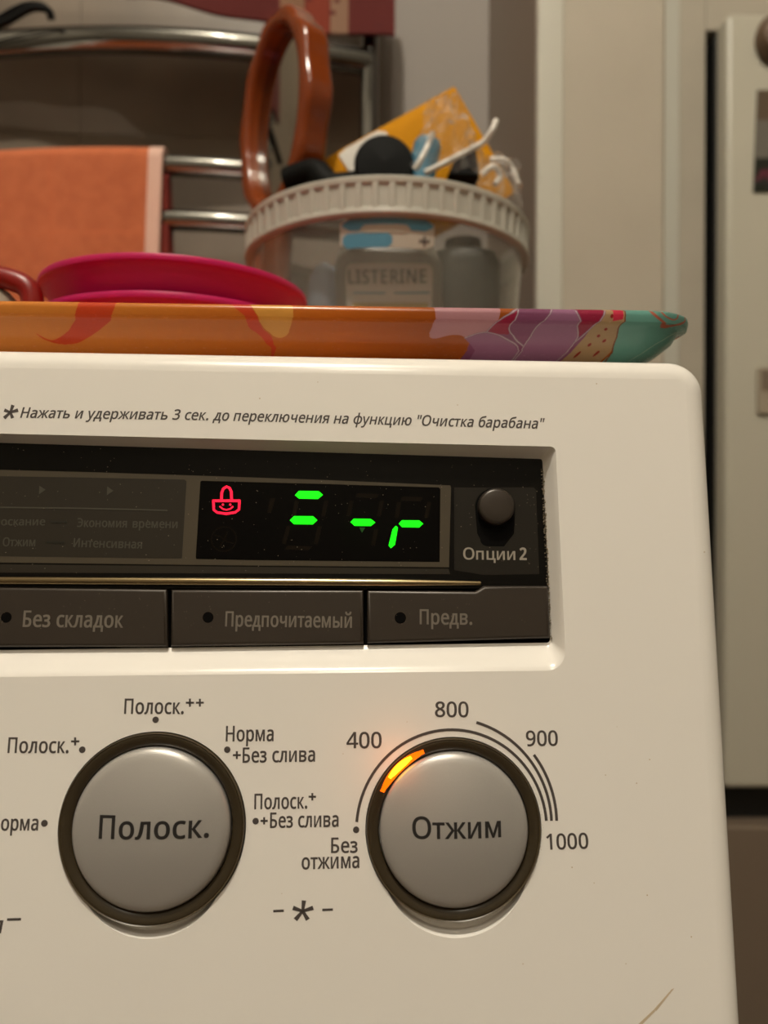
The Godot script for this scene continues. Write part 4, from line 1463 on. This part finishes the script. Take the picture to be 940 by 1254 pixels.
# ------------------------------------------------------------------ room
func room() -> void:
	var zb := -0.57
	var px := 0.127
	var pz := -0.35
	structure("wall_back", box(Vector3(-1.2, 0, zb - 0.1), Vector3(px + 0.02, 2.55, zb), 0.0005), M.wall_taupe)
	var tiles := thing_structure("trim_1")
	# dark glazed tiles behind the rail
	var edge := at(467, 100, zb + 0.006).x
	var tw := 0.3
	var th := 0.2
	var y0 := at(100, 166, zb + 0.006).y - 5 * th
	obj("tile_bed", box(Vector3(-1.2, 0.7, zb), Vector3(edge, 2.2, zb + 0.003), 0.0005), M.grout, tiles)
	for i in 4:
		for j in 8:
			var lo := Vector3(edge - (i + 1) * tw + 0.0002, y0 + j * th + 0.0002, zb + 0.002)
			if lo.x < -1.2 or lo.y < 0.7:
				continue
			obj("tile", box(lo, lo + Vector3(tw - 0.0004, th - 0.0004, 0.006), 0.0005), M.tile_dark, tiles)
	# boxed-in column right of the machine
	structure("wall_column", box(Vector3(px, 0, zb - 0.3), Vector3(at(815, 300, pz).x, 2.55, pz), 0.004), M.wall_beige)
	structure("trim_2", box(Vector3(px - 0.0012, 0, pz - 0.004), Vector3(px + 0.0185, 2.55, pz + 0.002), 0.002), M.casing_white)
	structure("side_shade_3", box(Vector3(px - 0.0015, 0, zb), Vector3(px + 0.001, 2.55, pz - 0.005), 0.0005), M.side_shade_brown)  # left face of the column, its shade put in as a browner facing
	# wall further back with the recess of the refrigerator
	var zf := -0.845
	var fx := 0.4765
	structure("wall_right_of_column", box(Vector3(0.2, 0, -1.5), Vector3(fx - 0.003, 2.55, zf), 0.002), M.wall_beige)
	structure("trim_4", box(Vector3(at(817, 300, zf).x - 0.03, 0, zf - 0.001), Vector3(at(829, 300, zf).x, 2.55, zf + 0.008), 0.003), M.casing_white)
	structure("wall_above_fridge", box(Vector3(fx - 0.003, 1.487, -1.5), Vector3(1.09, 2.55, zf), 0.002), M.wall_beige)
	structure("wall_right_back", box(Vector3(1.09, 0, -1.5), Vector3(1.5, 2.55, zf), 0.002), M.wall_beige)
	structure("wall_niche", box(Vector3(fx - 0.003, 0, -1.6), Vector3(1.09, 1.487, -1.5), 0.002), M.wall_beige)
	structure("wall_left", box(Vector3(-1.3, 0, -0.67), Vector3(-1.2, 2.55, 2.0), 0.0005), M.wall_far)
	structure("wall_right", box(Vector3(1.5, 0, -1.5), Vector3(1.6, 2.55, 2.0), 0.0005), M.wall_far)
	structure("wall_front", box(Vector3(-1.3, 0, 2.0), Vector3(1.6, 2.55, 2.1), 0.0005), M.wall_far)
	structure("floor", box(Vector3(-1.3, -0.1, -1.6), Vector3(1.6, 0, 2.1), 0.0005), M.floor_brown)
	structure("ceiling", box(Vector3(-1.3, 2.55, -1.6), Vector3(1.6, 2.65, 2.1), 0.0005), M.ceiling_white)

func thing_structure(called: String) -> Node3D:
	var o := Node3D.new()
	o.name = called
	o.set_meta("kind", "structure")
	add_child(o, true)
	return o

func fridge() -> void:
	var x0 := 0.482
	var x1 := 1.07
	var o := thing("refrigerator", "white refrigerator with dark side and photo magnets at the right", "refrigerator", Vector3((x0 + x1) / 2, 0, -1.1))
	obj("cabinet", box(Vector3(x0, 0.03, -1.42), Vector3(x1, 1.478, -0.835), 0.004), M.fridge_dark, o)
	for sx in [x0 + 0.05, x1 - 0.05]:
		for sz in [-1.36, -0.9]:
			obj("foot", lathe(PackedVector2Array([Vector2(0, 0), Vector2(0.018, 0), Vector2(0.018, 0.031), Vector2(0, 0.031)]), 16).moved(Transform3D(Basis(), Vector3(sx, 0, sz))), M.black_plastic, o)
	var y_b := at(920, 966, -0.8).y
	var y_g := at(920, 1012, -0.8).y
	var y_t := at(895, 15, -0.8).y
	obj("upper_door", box(Vector3(x0, y_b, -0.836), Vector3(x1, y_t, -0.8), 0.008), M.fridge_white, o)
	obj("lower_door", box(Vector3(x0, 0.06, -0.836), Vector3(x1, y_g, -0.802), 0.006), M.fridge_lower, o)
	var h0 := at(925, 508, -0.8)
	var h1 := at(925, 450, -0.8)
	var hd := obj("door_plate", box(Vector3(h0.x, h0.y, -0.801), Vector3(h0.x + 0.11, h1.y, -0.794), 0.003), M.handle_grey, o)
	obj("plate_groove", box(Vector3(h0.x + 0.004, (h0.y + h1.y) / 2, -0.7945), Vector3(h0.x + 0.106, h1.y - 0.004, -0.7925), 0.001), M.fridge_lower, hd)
	# photo magnet and round magnet
	var img := Image.create(96, 128, false, Image.FORMAT_RGB8)
	for y in 128:
		var c := Color(0.36, 0.3, 0.24) if y < 38 else Color(0.42, 0.4, 0.37) if y < 86 else Color(0.08, 0.1, 0.06)
		img.fill_rect(Rect2i(0, y, 96, 1), c)
	for i in 40:
		img.fill_rect(Rect2i(rng.randi_range(0, 90), rng.randi_range(100, 112), 7, 5), Color(0.36, 0.14, 0.2))
	for i in 30:
		img.fill_rect(Rect2i(rng.randi_range(0, 90), rng.randi_range(112, 124), 9, 4), Color(0.14, 0.13, 0.14))
	var pm := mat("photo_print", Color.WHITE, 0.35)
	pm.albedo_texture = ImageTexture.create_from_image(img)
	var m0 := at(926, 112, -0.8)
	var m1 := at(921, 236, -0.8)
	var s := Shape.new()
	var w := 0.12
	var a := Vector3(m1.x, m1.y, -0.797)
	var d := Vector3(m0.x, m0.y, -0.797)
	var bx := Vector3(w, 0.004, 0)
	s.quad(a, a + bx, d + bx, d, Vector2(0, 1), Vector2(1, 1), Vector2(1, 0), Vector2(0, 0))
	var back := Vector3(0, 0, -0.003)
	s.quad(d + back, d + bx + back, a + bx + back, a + back)
	s.quad(a + back, a + bx + back, a + bx, a)
	s.quad(d, d + bx, d + bx + back, d + back)
	s.quad(a, d, d + back, a + back)
	s.quad(a + bx + back, d + bx + back, d + bx, a + bx)
	tag(obj("photo_magnet", s, pm), "rectangular photo magnet with dark lower edge on the refrigerator door", "magnet")
	var rc := at(950, 52, -0.8)
	tag(obj("round_magnet", lathe_z(Vector3(rc.x, rc.y, 0), PackedVector2Array([Vector2(0, -0.8), Vector2(0.03, -0.8), Vector2(0.033, -0.79), Vector2(0.028, -0.776), Vector2(0.014, -0.768), Vector2(0, -0.766)]), 40), mat("magnet_brown", Color(0.42, 0.33, 0.25), 0.6)), "brown domed magnet near the refrigerator's top edge", "magnet")

# ------------------------------------------------------------------ lamps
func ceiling_lamp(where: Vector3, r: float, energy: float, label: String) -> void:
	var o := thing("ceiling_lamp", label, "lamp", where)
	obj("lamp_base", lathe(PackedVector2Array([Vector2(0, 2.55 - where.y), Vector2(r * 0.8, 2.55 - where.y), Vector2(r * 0.7, 2.52 - where.y), Vector2(r * 0.2, 2.51 - where.y), Vector2(r * 0.2, r * 0.9), Vector2(0, r * 0.9)]), 32).moved(Transform3D(Basis(), where)), M.lamp_base, o)
	var pr := PackedVector2Array()
	for i in 17:
		var a := -PI / 2 + PI * i / 16
		pr.append(Vector2(cos(a) * r, sin(a) * r))
	obj("lamp_globe", lathe(pr, 32).moved(Transform3D(Basis(), where)), M.lamp_glass, o)
	lamp_light("lamp_light", where, Color(1.0, 0.968, 0.9), energy, r * 0.9, o)

func look(pitch_deg: float, yaw_deg: float, roll_deg: float) -> Basis:
	var p := deg_to_rad(pitch_deg)
	var y := deg_to_rad(yaw_deg)
	var r := deg_to_rad(roll_deg)
	var fwd := Vector3(sin(y) * cos(p), sin(p), -cos(y) * cos(p))
	var right := Vector3(cos(y), 0, sin(y))
	var up := right.cross(fwd)
	return Basis(right * cos(r) + up * sin(r), up * cos(r) - right * sin(r), -fwd)

func _ready() -> void:
	rng.seed = 7
	# camera: held level about 20 cm from the panel
	cam_basis = look(0.4, 1.6, 0.4)
	panel_basis = look(9.0, 1.6, 0.45)
	panel_turn = Transform3D(cam_basis, eye) * Transform3D(panel_basis, panel_eye).affine_inverse()
	var cam := Camera3D.new()
	cam.name = "camera"
	var at_ := CameraAttributesPhysical.new()
	at_.frustum_focal_length = 18.018
	at_.frustum_focus_distance = 0.203
	at_.frustum_near = 0.02
	at_.frustum_far = 20.0
	at_.exposure_aperture = 7.6
	cam.attributes = at_
	cam.transform = Transform3D(cam_basis, eye)
	add_child(cam)
	cam.keep_aspect = Camera3D.KEEP_HEIGHT
	cam.current = true
	var e := Environment.new()
	e.background_mode = Environment.BG_COLOR
	e.background_color = Color(0.02, 0.018, 0.015)
	e.tonemap_mode = Environment.TONE_MAPPER_LINEAR
	e.tonemap_exposure = 1.0
	e.sdfgi_enabled = true
	e.ssao_enabled = true
	e.ssil_enabled = true
	var we := WorldEnvironment.new()
	we.name = "world_environment"
	we.environment = e
	add_child(we)
	make_materials()
	ceiling_lamp(Vector3(-0.14, 2.40, 0.6), 0.024, 1.74, "round warm ceiling lamp nearest the towel rail")
	ceiling_lamp(Vector3(0.0, 2.42, 1.35), 0.02, 0.5, "small warm ceiling lamp behind the viewer's place")
	room()
	fridge()
	washing_machine()
	tray()
	towel_rail()
	cloths()
	bucket()
	mirror()
	bowls()
	red_jar()
	print("fov ", cam.fov, " keep ", cam.keep_aspect)
